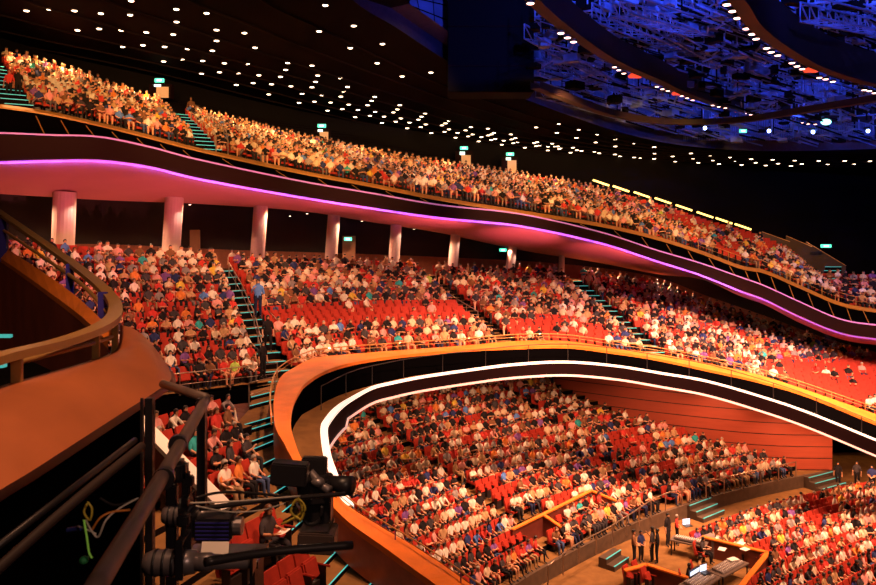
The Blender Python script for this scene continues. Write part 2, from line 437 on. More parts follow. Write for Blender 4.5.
# ------------------------------------------------------------------ theatre seat (facing +X, floor z = 0)
def seat_parts():
    parts = {}
    def back(lowres):
        mb = MB(); R = Matrix.Rotation(-.20, 3, 'Y')
        prof = [(-.245, .36), (-.25, .60), (-.25, .93), (-.225, 1.0), (.225, 1.0), (.25, .93), (.25, .60), (.245, .36)]
        for x0, x1, mi in ((-.055, .03, 0),):
            vs = [Vector((x0 * (1 if z < .95 else .6), y, z)) for y, z in prof] + [Vector((x1 * (1.25 if .5 < z < .9 else .5), y * .94, z)) for y, z in prof]
            n = len(prof)
            fs = [tuple(range(n)), tuple(range(2 * n - 1, n - 1, -1))] + [(k, k + n, (k + 1) % n + n, (k + 1) % n) for k in range(n)]
            vs = [R @ (v - Vector((0, 0, .36))) + Vector((-.24, 0, .36)) for v in vs]
            mb.add(vs, fs, 0); mb.i[-len(fs)] = 1
        return mb
    parts['backrest'] = back(False)
    s = MB(); s.box((.02, 0, .40), (.46, .47, .12), Matrix.Rotation(-.06, 3, 'Y'), 0, .035); parts['seat'] = s
    u = MB(); u.box((-.12, 0, .58), (.12, .47, .42), Matrix.Rotation(-.28, 3, 'Y'), 0, .035); parts['seat_up'] = u
    for k, y in (('armrest_a', -.275), ('armrest_b', .275)):
        a = MB(); a.box((.0, y, .60), (.38, .04, .045), None, 0, .012); a.box((-.02, y, .32), (.20, .03, .56), None, 1); parts[k] = a
    p = MB(); p.box((-.05, 0, .17), (.12, .34, .34), None, 0); p.box((-.05, 0, .01), (.26, .42, .02), None, 0); parts['pedestal'] = p
    return parts
SP = seat_parts()
def mesh_of(mb, name, mats):
    me = bpy.data.meshes.new(name); me.from_pydata([tuple(v) for v in mb.v], [], mb.f)
    for m in mats: me.materials.append(m)
    me.polygons.foreach_set('material_index', mb.i); me.update(); return me
SM = {'backrest': mesh_of(SP['backrest'], 'backrest', [M_seat, M_seatback]), 'seat': mesh_of(SP['seat'], 'seat', [M_seat]), 'seat_up': mesh_of(SP['seat_up'], 'seat', [M_seat]),
      'armrest_a': mesh_of(SP['armrest_a'], 'armrest', [M_seat, M_seatleg]), 'armrest_b': mesh_of(SP['armrest_b'], 'armrest', [M_seat, M_seatleg]), 'pedestal': mesh_of(SP['pedestal'], 'pedestal', [M_seatleg])}
def whole_seat(up):
    w = MB()
    for k, lut in (('backrest', {0: 0, 1: 1}), ('seat_up' if up else 'seat', {0: 0}), ('armrest_a', {0: 0, 1: 2}), ('armrest_b', {0: 0, 1: 2}), ('pedestal', {0: 2})):
        n = len(w.v); w.v += SP[k].v; w.f += [tuple(n + q for q in f) for f in SP[k].f]; w.i += [lut[q] for q in SP[k].i]
    return w
WS = {up: whole_seat(up) for up in (False, True)}
WSM = {up: mesh_of(WS[up], 'theatre_seat', [M_seat, M_seatback, M_seatleg]) for up in (False, True)}
SEATS = []
def lowseat(up):
    w = MB(); w.v = list(SP['backrest'].v); w.f = list(SP['backrest'].f); w.i = list(SP['backrest'].i)
    if up: w.box((-.12, 0, .58), (.12, .47, .42), Matrix.Rotation(-.28, 3, 'Y'), 0)
    else: w.box((.02, 0, .40), (.46, .47, .12), None, 0)
    w.box((0, .275, .60), (.38, .04, .045), None, 0); w.box((-.02, .275, .3), (.2, .03, .56), None, 2); w.box((-.05, 0, .17), (.12, .3, .34), None, 2)
    return (np.array([tuple(v) for v in w.v], dtype=np.float32), w.f, w.i)
LS = {up: lowseat(up) for up in (False, True)}
def instance_seat(s):
    up = not s['occ']
    if s['parts']:
        o = empty('theatre_seat', s['pos'])
        for nm, key in (('seat', 'seat_up' if up else 'seat'), ('backrest', 'backrest'), ('armrest', 'armrest_a'), ('armrest', 'armrest_b'), ('pedestal', 'pedestal')):
            link(bpy.data.objects.new(nm, SM[key]), o)
    else:
        o = link(bpy.data.objects.new('theatre_seat', WSM[up])); o.location = s['pos']
    o.rotation_euler = (0, 0, s['ang']); q_ = s.get('sc', 1); o.scale = (G * 1.02 * q_, G * q_, G * q_)
    tag(o, '%s red theatre seat, %s' % ('occupied' if s['occ'] else 'empty tipped-up', s['where']), 'seat', 'red theatre seats')
    return o

ORD = ['first', 'second', 'third', 'fourth', 'fifth', 'sixth', 'seventh', 'eighth', 'ninth', 'tenth', 'eleventh', 'twelfth', 'thirteenth', 'fourteenth', 'fifteenth', 'sixteenth', 'seventeenth', 'eighteenth', 'nineteenth']
TENS = ['twent', 'thirt', 'fort', 'fift', 'sixt', 'sevent', 'eight', 'ninet']
def ordw(n):
    if n <= 19: return ORD[n - 1]
    t, r = divmod(n, 10); return TENS[t - 2] + ('ieth' if r == 0 else 'y-' + ORD[r - 1])

# ------------------------------------------------------------------ seating blocks on stepped terraces
def block(name, Fr, Bk, nrows, zone, edge, pitch=.56, occ=.88, clip=None, empties=(), aisles=(), floor=True, blocked=(), samples=10, label=None, frontdrop=.0, psc=.96):
    Fc = smooth_path(Fr, samples); Bc = smooth_path(Bk, samples); n = len(Fc)
    if floor:
        cur = []; mis = []; zprev = None
        for r in range(nrows):
            z = [Fc[i].lerp(Bc[i], (r + .5) / nrows).z for i in range(n)]
            a = [Fc[i].lerp(Bc[i], r / nrows) for i in range(n)]; b = [Fc[i].lerp(Bc[i], (r + 1) / nrows) for i in range(n)]
            for i in range(n): a[i].z = z[i]; b[i].z = z[i]
            if r: mis.append(1)
            elif frontdrop:
                cur.append(down(a, frontdrop)); mis.append(1)
            cur += [a, b]; mis.append(0)
        struct(loft(name, cur, [M_carpet, M_riser], mis=mis, smooth=False), label)
    for r in range(nrows):
        row = [Fc[i].lerp(Bc[i], (r + .5) / nrows) for i in range(n)]
        seat = [Fc[i].lerp(Bc[i], (r + .62) / nrows) for i in range(n)]
        for i in range(n): seat[i].z = row[i].z
        pts = resample(seat, pitch)[:-1]; m = len(pts); occupied = True; run = 0; cnt = 0
        for k, p in enumerate(pts):
            p = p.lerp(pts[k + 1], .5) if k < m - 1 else p
            a = pts[max(k - 1, 0)]; b = pts[min(k + 1, m - 1)]; t = (b - a); t.z = 0
            if t.length < 1e-4: continue
            t.normalize(); face = Vector((t.y, -t.x, 0))
            q = (Fc[int(k / m * (n - 1))] - Bc[int(k / m * (n - 1))]); q.z = 0
            if face.dot(q) < 0: face = -face
            s = (k + .5) / m
            if any(a0 < s < a1 for a0, a1 in aisles): continue
            u, v = proj(p)
            if clip and not in_poly(u, v, clip): continue
            if any(in_poly(u, v, bp) for bp in blocked): continue
            cnt += 1
            if run <= 0:
                occupied = random.random() < occ; run = random.randint(2, 7) if occupied else random.randint(1, 3)
            run -= 1
            oc = occupied
            if not (-30 < u < 985 and v < 640): continue
            for poly, pr in empties:
                if in_poly(u, v, poly): oc = random.random() < pr
            ang = math.atan2(face.y, face.x); where = '%s %s row, %s seat from %s' % (ordw(r + 1), zone, ordw(cnt), edge)
            SEATS.append(dict(pos=p.copy(), ang=ang, occ=oc, where=where, parts=False, sc=psc if psc < .9 else 1))
            if oc:
                pose = random.choices(POSES[:7], [34, 12, 14, 14, 10, 5, 11])[0]
                add_person(p + face * random.uniform(-.03, .05) + t * random.uniform(-.07, .07), ang + random.gauss(0, .28), pose, where, scale=G * psc * random.uniform(.93, 1.06))

def stair(name, Lf, Lb, Rf, Rb, nsteps, label=None, led=True):
    """steps between two radial edges, a light strip on every nosing"""
    mb = MB(); led_mb = MB()
    for k in range(nsteps):
        t0 = k / nsteps; t1 = (k + 1) / nsteps; z = Lf.lerp(Lb, (k + .5) / nsteps).z
        a = Lf.lerp(Lb, t0); b = Rf.lerp(Rb, t0); c = Rf.lerp(Rb, t1); d = Lf.lerp(Lb, t1)
        zz = z + .02
        q = [Vector((p.x, p.y, zz)) for p in (a, b, c, d)]
        mb.add(q + [q[0] - Vector((0, 0, .45)), q[1] - Vector((0, 0, .45))], [(0, 1, 2, 3)], 0)
        mb.add([q[0], q[1], q[1] - Vector((0, 0, .45)), q[0] - Vector((0, 0, .45))], [(0, 1, 2, 3)], 1)
        if led:
            dd = (d - a); dd.z = 0; dd.normalize()
            led_mb.add([q[0] + Vector((0, 0, .012)) - dd * .01, q[1] + Vector((0, 0, .012)) - dd * .01, q[1] + Vector((0, 0, .012)) + dd * .02, q[0] + Vector((0, 0, .012)) + dd * .02,
                        q[0] - dd * .01 - Vector((0, 0, .02)), q[1] - dd * .01 - Vector((0, 0, .02))], [(0, 1, 2, 3), (0, 4, 5, 1)], 0)
    o = struct(mb.build(name, [M_carpet, M_riser]), label)
    if led: led_mb.build('step_light', M_led_teal, o)
    return o

def railing(name, path, h, label, cat='railing', post=1.6, r=.025, mid=1, mrail=None, mpost=None, group=None):
    mrail = mrail or M_steel; mpost = mpost or M_steel
    root = empty(name, path[0]); T = Matrix.Translation(-Vector(path[0]))
    loc = [p - Vector(path[0]) for p in path]
    m = MB(); m.tube([p + Vector((0, 0, h)) for p in loc], r, 6); m.build('top_rail', mrail, root, True)
    for k in range(mid):
        m = MB(); m.tube([p + Vector((0, 0, h * (k + 1) / (mid + 1))) for p in loc], r * .6, 5); m.build('mid_rail', mrail, root, True)
    for p in resample(loc, post):
        m = MB(); m.box(p + Vector((0, 0, h / 2)), (r * 1.6, r * 1.6, h)); m.build('post', mpost, root)
    tag(root, label, cat, group)
    return root

S0 = Vector((47, -2, 0))
def pol(R, deg, z): a = math.radians(deg); return Vector((S0.x - R * math.cos(a), S0.y + R * math.sin(a), z))

# ---- upper balcony seating
UFp = [(-60, 100, 34), (0, 107, 36), (50, 115, 37), (100, 126, 38), (150, 139, 39.5), (200, 152, 41), (300, 174, 43.5), (400, 193, 45.5), (520, 211, 48), (600, 227, 49.5), (700, 254, 51), (760, 273, 51.5), (820, 297, 51.5), (845, 307, 51.3)]
UBp = [(-110, 60, 40), (-35, 62, 43), (18, 68, 45), (65, 81, 46.5), (115, 98, 48), (165, 113, 49.5), (258, 137, 53), (355, 158, 56), (468, 177, 59), (545, 187, 61), (640, 208, 61), (705, 229, 60), (755, 244, 58), (790, 261, 56)]
UF = [P(*q) for q in UFp]; UB = [P(*q) for q in UBp]
UFs = smooth_path(UF, 12); UBs = smooth_path(UB, 12)
def at_u(curve, u):
    for i in range(len(curve) - 1):
        if proj(curve[i])[0] <= u < proj(curve[i + 1])[0]: return i
    return len(curve) - 2
E_up = [([(610, 195), (760, 228), (800, 262), (700, 246), (640, 215)], .22), ([(690, 235), (800, 262), (800, 285), (720, 262)], .5)]
iA0, iA1 = at_u(UFs, 8), at_u(UFs, 34); iB0, iB1 = at_u(UFs, 203), at_u(UFs, 226)
def sub(i, j, zone, occ, nm, emp=()):
    block(nm, UFs[i:j + 1], UBs[i:j + 1], 13, zone, 'outer end', .48, occ, psc=.88, empties=emp, samples=1, floor=True, frontdrop=.4)
sub(0, iA0, 'outermost top balcony', .97, 'floor_top_balcony_outer')
sub(iA1, iB0, 'mid-top balcony', .97, 'floor_top_balcony_near')
sub(iB1, len(UFs) - 1, 'far-top balcony', .95, 'floor_top_balcony_far', E_up)
stair('floor_steps_top_balcony_outer', UFs[iA0], UBs[iA0], UFs[iA1], UBs[iA1], 10)
stair('floor_steps_top_balcony_inner', UFs[iB0], UBs[iB0], UFs[iB1], UBs[iB1], 11)
block('floor_top_balcony_end', [P(852, 313, 51), P(890, 320, 50.5), P(940, 326, 50), P(1010, 334, 49)], [P(822, 284, 54.5), P(880, 285, 54.5), P(940, 287, 54.5), P(1010, 290, 54)], 4, 'end-terrace', 'its stair', .6, .93, samples=6)

# ---- middle balcony seating
def blk(nm, pairs, rows, zone, edge, occ, emp=(), **k):
    block(nm, [P(*a) for a, b in pairs], [P(*b) for a, b in pairs], rows, zone, edge, .56, occ, empties=emp, **k)
ML = [((60, 418, 30), (-110, 253, 33)), ((140, 404, 32), (0, 255, 36)), ((200, 395, 33.5), (110, 263, 40)), ((268, 386, 35.3), (221, 268, 44.4))]
MC = [((296, 378, 35.9), (231, 270, 44.9)), ((350, 366, 39), (282, 271, 48)), ((420, 358, 41.5), (345, 272, 51)), ((505, 352, 44), (418, 275, 53))]
MD = [((522, 352, 44.3), (432, 277, 53.3)), ((580, 353, 45.5), (490, 280, 55)), ((652, 362, 46.5), (560, 279, 56))]
ME = [((672, 365, 46.6), (578, 281, 56.3)), ((720, 375, 47), (650, 292, 57)), ((780, 391, 47), (706, 312, 56.5)), ((840, 410, 46.5), (769, 334, 55)), ((900, 430, 46), (832, 355, 53)), ((950, 448, 46), (900, 373, 52)), ((1010, 470, 45), (960, 398, 51))]
blk('floor_terrace_near', ML, 13, 'column-side terrace', 'its end', .93, [([(120, 375), (186, 370), (190, 400), (120, 410)], .0), ([(130, 300), (220, 300), (240, 380), (140, 380)], .78)])
blk('floor_terrace_centre', MC, 13, 'middle balcony', 'lit stair', .93, [([(262, 320), (330, 318), (480, 314), (505, 334), (262, 340)], .06), ([(300, 350), (500, 336), (505, 346), (310, 364)], .6)])
blk('floor_terrace_aisle', MD, 13, 'aisle bay', 'aisle', .93, [([(500, 333), (560, 327), (640, 345), (600, 352), (520, 347)], .25)])
blk('floor_terrace_far', ME, 13, 'far bay', 'its stair', .93, [([(765, 372), (880, 368), (900, 440), (840, 415), (790, 392)], .12), ([(700, 335), (770, 345), (760, 352), (700, 342)], .4)])
m = [P(*q) for q in ((268, 386, 35.3), (221, 268, 44.4), (296, 378, 35.9), (231, 270, 44.9))]
stair('floor_steps_middle_balcony', m[0], m[1], m[2], m[3], 15)
m = [P(*q) for q in ((505, 352, 44), (418, 275, 53), (522, 352, 44.3), (432, 277, 53.3))]
stair('floor_steps_middle_aisle', *m, 22, led=False)
m = [P(*q) for q in ((652, 362, 46.5), (560, 279, 56), (672, 365, 46.6), (578, 281, 56.3))]
stair('floor_steps_middle_far', *m, 15)

# ---- rear stalls
def zst(R): return .62 + .30 * (R - 57)
ST_CLIP = [(438, 600), (420, 585), (335, 505), (322, 440), (350, 405), (450, 385), (545, 380), (558, 402), (600, 420), (650, 432), (700, 447), (740, 458), (778, 473), (796, 476), (760, 486), (706, 500), (656, 517), (610, 547), (560, 571), (500, 604)]
VOM = [(514, 533), (543, 516), (562, 529), (540, 545), (528, 548)]
ST_EMP = [([(605, 445), (640, 438), (650, 465), (612, 475)], .25), ([(478, 498), (515, 490), (520, 512), (488, 522)], .0), ([(497, 546), (522, 530), (530, 552), (502, 570)], .05)]
degs = list(range(24, 70, 3))
block('floor_stalls', [pol(57.0, a, zst(57.0)) for a in degs], [pol(78, a, zst(78)) for a in degs], 22, 'stalls', 'parapet', .56, .86, clip=ST_CLIP, empties=ST_EMP,
      aisles=((.225, .245), (.43, .45), (.655, .672)), samples=4, blocked=[VOM])
# ---- front floor seating beside the stage
PIT_CLIP = [(694, 552), (733, 524), (738, 516), (790, 502), (850, 492), (985, 484), (985, 640), (728, 640), (772, 582), (768, 572)]
degs = list(range(40, 91, 3))
block('floor_front_rows', [pol(36, a, 0) for a in degs], [pol(54, a, .0) for a in degs], 19, 'floor-level', 'console', .56, .9, clip=PIT_CLIP, floor=False, samples=4,
      empties=[([(742, 510), (770, 500), (780, 516), (748, 528)], .0), ([(800, 525), (830, 515), (838, 530), (806, 545)], .15)], aisles=((.60, .62),))
# ---- lower terrace beside the camera
def zlb(R): return 9.3 + .17 * (R - 59)
LB_CLIP = [(60, 430), (233, 425), (238, 450), (246, 474), (262, 499), (268, 516), (60, 516)]
degs = list(range(8, 38, 2))
LBE = [([(195, 520), (330, 520), (345, 640), (150, 640)], .0), ([(130, 455), (205, 450), (205, 520), (130, 520)], .55)]
n0 = len(SEATS)
block('floor_lower_terrace', [pol(51, a, zlb(51)) for a in degs], [pol(62.6, a, zlb(62.6)) for a in degs], 11, 'lower terrace', 'wall', .62, .95, clip=LB_CLIP, empties=LBE, samples=3, floor=False)
# its floor stops at the stepped aisle
cells = MB()
for r in range(11):
    R0 = 51 + 11.6 * r / 11; R1 = 51 + 11.6 * (r + 1) / 11; z = zlb((R0 + R1) / 2)
    ph = [a for a in np.arange(6, 44, .25) if in_poly(*proj(pol((R0 + R1) / 2, a, z)), [(-400, 395), (236, 395), (240, 450), (248, 474), (264, 499), (288, 537), (323, 588), (420, 730), (-400, 900)])]
    if not ph: continue
    for a in ph:
        cells.add([pol(R0, a, z), pol(R1, a, z), pol(R1, a + .25, z), pol(R0, a + .25, z)], [(0, 1, 2, 3)], 0)
        cells.add([pol(R0, a, z), pol(R0, a + .25, z), pol(R0, a + .25, z - .4), pol(R0, a, z - .4)], [(0, 1, 2, 3)], 1)
struct(cells.build('floor_lower_terrace', [M_carpet, M_riser]))

# near people by hand on the lower terrace
FACE = math.atan2(-24, 51)
def near(u, v, z, pose, shirt, pants, hair, label, dz=0, style='a', ang=0, **k):
    p = PZ(u, v, z); add_person(p, FACE + ang, pose, '', shirt=shirt, pants=pants, hair=hair, style=style, label=label, must=True, parts=True, bare=False, **k)
near(266, 568, 8.75, 'sit_read', 'charcoal', 'dark', 'brown', 'person in black reading a white booklet beside the orange seats', ang=.05, scale=1.16)
near(222, 497, 9.3, 'sit_rest', 'white', 'khaki', 'grey', 'grey-haired person in pale striped shirt at the stepped aisle', ang=0, skin=2)
near(226, 516, 9.15, 'sit_arms', 'orange', 'dark', 'black', 'dark-haired person in orange top below the grey-haired man', style='b')
near(207, 505, 9.2, 'sit_rest', 'pink', 'khaki', 'dark brown', 'person in pink top beside the white ledge')
near(214, 470, 9.5, 'sit_lean', 'pink', 'dark', 'dark brown', 'leaning person in pink patterned top behind the grey-haired man')
near(217, 444, 9.75, 'sit_rest', 'red', 'khaki', 'brown', 'person in red top at the top of the lower terrace by the aisle')
near(176, 452, 9.5, 'sit_read', 'black', 'khaki', 'black', 'long-haired woman in black holding a white paper', style='b', skin=2)
near(158, 463, 9.5, 'sit_rest', 'pink', 'khaki', 'dark brown', 'person in rose top next to the long-haired woman')
near(197, 478, 9.4, 'sit_rest', 'teal', 'dark', 'black', 'person in turquoise top half hidden by the black upright')
for k, (u, v, z) in enumerate(((236, 593, 8.7), (251, 580, 8.72), (266, 568, 8.75), (281, 557, 8.8), (285, 624, 8.45), (300, 611, 8.47), (315, 599, 8.5), (208, 560, 9.0), (222, 548, 9.0))):
    SEATS.append(dict(pos=PZ(u, v, z), ang=FACE, occ=(k == 2), where=['outermost of the back row by the aisle', 'second in the back row by the aisle', 'under the reading person', 'nearest the aisle in the back row', 'outermost of the front row by the aisle', 'middle of the front row by the aisle', 'nearest the aisle in the front row', 'half hidden beyond the spotlight', 'partly hidden beside the white sheet'][k], parts=True, must=True, sc=1.12))
# booklet
mb = MB(); pp = PZ(266, 568, 8.75); dv = Vector((math.cos(FACE + .05), math.sin(FACE + .05), 0)); sd = Vector((-dv.y, dv.x, 0))
c0 = pp + dv * .46 + Vector((0, 0, .93))
mb.add([c0 - sd * .2 - dv * .12, c0 + sd * .0 - dv * .12 - Vector((0, 0, .02)), c0 + sd * .2 - dv * .12, c0 - sd * .2 + dv * .12 + Vector((0, 0, .04)), c0 + dv * .12 + Vector((0, 0, .02)), c0 + sd * .2 + dv * .12 + Vector((0, 0, .04))], [(0, 1, 4, 3), (1, 2, 5, 4)])
o = mb.build('booklet', M_paper); so = o.modifiers.new('s', 'SOLIDIFY'); so.thickness = .01
tag(o, 'white open booklet held by the person in black', 'booklet')
mb = MB(); pp = PZ(176, 452, 9.5); c0 = pp + dv * .50 + Vector((0, 0, .86)); mb.box(c0, (.25, .34, .01), Matrix.Rotation(FACE, 3, 'Z')); tag(mb.build('paper_sheet', M_paper), 'white paper sheet held by the long-haired woman', 'paper')

# ---- stepped aisle beside the lower terrace
NOS = [((251, 397), (275, 391)), ((249, 406), (275, 399)), ((232, 428), (274, 416)), ((232, 435), (274, 422)), ((238, 446), (275, 433)), ((243, 453), (275, 440)), ((246, 472), (277, 457)), ((255, 484), (283, 468)),
       ((266, 498), (290, 483)), ((277, 516), (297, 500)), ((287, 534), (306, 517)), ((303, 553), (322, 534)), ((318, 570), (338, 549)), ((328, 586), (350, 562)), ((345, 612), (372, 582)), ((365, 645), (398, 610))]
mb = MB(); lm = MB(); z = 10.12; prev = None
for (a, b) in NOS:
    A = PZ(*a, z); B = PZ(*b, z)
    B = B + (B - A).normalized() * .15
    if prev:
        pa, pb = prev; qa = Vector((pa.x, pa.y, z)); qb = Vector((pb.x, pb.y, z))
        mb.add([A, B, qb, qa], [(0, 1, 2, 3)], 0); mb.add([pa, pb, qb - Vector((0, 0, .05)), qa - Vector((0, 0, .05))], [(0, 1, 2, 3)], 1)
    t = (B - A); nrm = Vector((t.y, -t.x, 0)).normalized() * .011; up = Vector((0, 0, .006))
    lm.add([A + nrm + up, B + nrm + up, B - nrm * 1.2 + up, A - nrm * 1.2 + up, A + nrm - up * 3, B + nrm - up * 3], [(0, 1, 2, 3), (0, 4, 5, 1)], 0)
    prev = (A, B); z -= .155
o = struct(mb.build('floor_steps_stepped_aisle', [M_carpet, M_riser])); lm.build('step_light', M_led_teal, o)
# landing joining aisle and balcony stair, and the terrace front
struct(meshobj('floor_landing', [PZ(251, 397, 10.12), PZ(277, 390, 10.12), P(303, 376, 36) , P(250, 388, 35)], [(0, 1, 2, 3)], M_carpet))
fr = smooth_path([P(*a) for a, b in ML], 6); fo = offset(fr, 1.1)
if fo[0].y > fr[0].y: fo = offset(fr, -1.1)
for p in fo: p.z = 10.02
for p in fr: p.z += .0
struct(loft('floor_terrace_front_walk', [fr, fo, down(fo, 1.4)], [M_carpet, M_black], mis=[0, 1], smooth=False))
railing('guard_rail', resample(fo, .8), .95, 'steel guard rail in front of the column-side terrace', post=1.9)

# ------------------------------------------------------------------ middle balcony parapet, ledge, fascia
Co = [(436, 585, 17.5), (418, 572, 18), (384, 547, 19), (350, 523, 20), (328, 502, 20.8), (305, 480, 21.7), (294, 462, 22.8), (285, 445, 24), (275, 425, 25.5), (274, 398, 28.5), (280, 378, 31.3), (293, 368, 33), (315, 358, 35), (350, 354, 36.8), (401, 350, 39.5), (470, 345, 41.8), (515, 341, 43.3), (566, 341, 44.2), (616, 348, 45), (660, 354, 45.4), (706, 363, 45.6), (756, 374, 45.5), (807, 390, 45.2), (876, 414, 44.6), (940, 436, 44), (1010, 460, 43)]
Ci = [(473, 585), (432, 556), (393, 534), (350, 507), (335, 493), (315, 474), (303, 461), (296, 445), (291, 425), (293, 405), (300, 390), (307, 382), (325, 371), (355, 362), (403, 355), (470, 349), (515, 347), (566, 346), (616, 352), (660, 359), (706, 369), (756, 380), (807, 395), (876, 423), (940, 446), (1010, 471)]
Co.insert(0, (505, 640, 15.6)); Ci.insert(0, (548, 640))
oP = [P(*q) for q in Co]; iP = []
for a, (u, v) in zip(oP, Ci): iP.append(PZ(u, v, a.z - .01))
oS = smooth_path(oP, 6); iS = smooth_path(iP, 6)
L1 = [(352, 507, 22.5), (341, 488, 23.6), (335, 473, 24.5), (329, 455, 25.6), (326, 430, 27.5), (330, 420, 28.7), (340, 408, 30.5), (352, 399, 32), (372, 388, 34), (392, 383, 35.6), (422, 377, 37.2), (470, 370, 38.7), (515, 364.5, 39.5), (566, 362, 40.7), (616, 366, 41.7), (660, 373, 42.1), (706, 381, 42.2), (756, 395, 42.2), (807, 412, 42), (876, 440, 41.2), (940, 466, 40.3), (1010, 494, 39.2)]
l1 = [P(*q) for q in L1]
l1S = smooth_path(l1, 6)
iL = iS[5 * 6:]              # parapet part that has the ledge
mid_z = []
# the ledge level follows the lip
drop = [Vector((p.x, p.y, q.z + .0)) for p, q in zip(iL, l1S)]
struct(loft('wall_parapet', [down(oS, 1.15), down(oS, .16)], [M_wood]), 'red wood parapet wall along the aisle')
cap = loft('trim_parapet_cap', [down(oS, .16), oS, iS, down(iS, .14)], [M_orange], smooth=False); struct(cap, 'orange wood cap of the curved parapet')
drop = [a.lerp(b, min(.9, max(0, (k - 38) / 34))) for k, (a, b) in enumerate(zip(drop, l1S))]
wl = [p.copy() for p in iS]; wb = down(iS, 1.0)
for k, q in enumerate(drop): wb[5 * 6 + k] = q
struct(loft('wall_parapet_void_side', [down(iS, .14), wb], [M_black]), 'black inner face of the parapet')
struct(loft('floor_ledge', [drop, l1S], [M_carpet], smooth=False), 'brown ledge floor inside the curve')
nn = normals2d(l1S)
sgn = 1 if (l1S[60] + nn[60] - drop[60]).length > (l1S[60] - drop[60]).length else -1
lipo = [p + n * .06 * sgn for p, n in zip(l1S, nn)]; lipi = [p - n * w * sgn for p, n, w in zip(l1S, nn, [.20 if k < 34 else max(.05, .20 - (k - 34) * .012) for k in range(len(l1S))])]
up = Vector((0, 0, .06))
lip = loft('trim_white_lip', [lipi, [p + up for p in lipi], [p + up for p in lipo], [p - Vector((0, 0, .06)) for p in lipo]], [M_whiteled], smooth=False); struct(lip, 'glowing white lip of the middle balcony')
dz = [(.95 if k < 40 else .66 + .22 * max(0, (k - 70)) / 50) for k in range(len(l1S))]
l2 = [p - Vector((0, 0, h)) for p, h in zip(l1S, dz)]
struct(loft('wall_fascia_middle', [[p - Vector((0, 0, .06)) for p in lipo], l2], [M_fascia]), 'dark curved fascia under the white lip')
struct(loft('trim_pink_strip', [[p + n * .07 * sgn + Vector((0, 0, .05)) for p, n in zip(l2, nn)], [p + n * .07 * sgn - Vector((0, 0, .07)) for p, n in zip(l2, nn)], [p - n * .1 * sgn - Vector((0, 0, .07)) for p, n in zip(l2, nn)]], [M_pinkled], smooth=False), 'thin glowing pink strip under the fascia')
l2b = []
for k, (p, n) in enumerate(zip(l2, nn)):
    q = p - n * 16 * sgn * min(1, max(0, (k - 12) / 50)); q.z = p.z + .3; l2b.append(q)
struct(loft('ceiling_stalls', [[p - n * .1 * sgn - Vector((0, 0, .05)) for p, n in zip(l2, nn)], l2b], [mat('stalls_soffit', (.10, .035, .025), .6)], smooth=False))
# ledge railing
ph = [drop[k].lerp(l1S[k], .45) for k in range(38, len(drop))]
railing('ledge_railing', resample(ph, 1.2), .95, 'thin dark railing on the black ledge below the orange cap', post=2.4, r=.022, mid=0, mrail=M_dsteel, mpost=M_dsteel)
# brass rail behind the orange cap
pr = [p + Vector((0, 0, .02)) for p in offset(oS, -.12)] if (offset(oS, -.12)[80] - iS[80]).length > (offset(oS, .12)[80] - iS[80]).length else [p + Vector((0, 0, .02)) for p in offset(oS, .12)]
railing('parapet_rail', resample(pr[54:], 1.2), .34, 'low brass rail running along the seat side of the orange cap', post=1.9, r=.03, mid=1, mrail=M_bronze, mpost=M_bronze)
rr = [oS[k].lerp(iS[k], .75) for k in range(0, 30)]
r0 = railing('stalls_parapet_rail', resample(rr, 1.0), .28, 'slim rail with purple-lit posts on the near end of the parapet', post=1.9, r=.02, mid=1, mrail=M_bronze, mpost=mat('purple_lit_post', (.25, .08, .35), .5))  # posts painted purple to stand in for light on them
# ------------------------------------------------------------------ upper balcony front
Uu = [-60, 0, 50, 100, 150, 200, 300, 370, 440, 520, 600, 656, 700, 740, 765, 800, 840, 876, 940, 1010]
Uc = [98, 104, 111.5, 122.5, 135, 148, 170, 183, 197, 210, 223, 236, 250, 265, 270, 285, 302, 309, 318, 326]
Ul = [132, 133, 135, 137, 147, 160, 181, 193, 205, 214, 232, 250, 263, 277, 286, 302, 319, 325, 330, 336]
Us = [162, 161, 159.5, 159.5, 166, 178, 196, 207, 217, 225, 242, 260, 274, 290, 299, 316, 332, 338, 344, 350]
Ud = [33.5, 35.5, 36.5, 37.5, 39, 40.5, 43, 44.5, 45.7, 47.5, 49, 49.8, 50.5, 50.8, 51, 51, 50.8, 50.5, 50, 49]
Ui = [(190, 38), (194, 40.5), (197, 41.5), (200, 43.5), (202, 45.5), (204, 47), (211, 50.5), (222, 53.5), (233, 55.5), (250, 57.5), (263, 58.5), (274, 58.5), (279, 57), (296, 51.2), (305, 51.3), (323, 51.3), (339, 51.1), (345, 50.8), (351, 50.3), (357, 49.3)]
c0 = smooth_path([P(u, v, d) for u, v, d in zip(Uu, Uc, Ud)], 8)
c1 = smooth_path([P(u, v + 2.6, d - .25) for u, v, d in zip(Uu, Uc, Ud)], 8)
cl = smooth_path([P(u, v, d - .75) for u, v, d in zip(Uu, Ul, Ud)], 8)
cs = smooth_path([P(u, v, d - .75) for u, v, d in zip(Uu, Us, Ud)], 8)
ci = smooth_path([P(u, v, d) for u, (v, d) in zip(Uu, Ui)], 8)
struct(loft('trim_upper_cap', [[p + Vector((0, .25, 0)) for p in c0], c0, c1, down(c1, .08)], [M_gold], smooth=False), 'golden cap along the top balcony front')
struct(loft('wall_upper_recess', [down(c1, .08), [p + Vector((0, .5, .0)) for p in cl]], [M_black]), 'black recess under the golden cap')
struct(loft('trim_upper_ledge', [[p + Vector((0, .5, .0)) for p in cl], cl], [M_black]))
struct(loft('trim_purple_line', [[p + Vector((0, .05, .05)) for p in cl], [p + Vector((0, -.03, .03)) for p in cl], [p + Vector((0, -.03, -.04)) for p in cl]], [M_purpleled], smooth=False), 'thin violet line along the top balcony fascia')
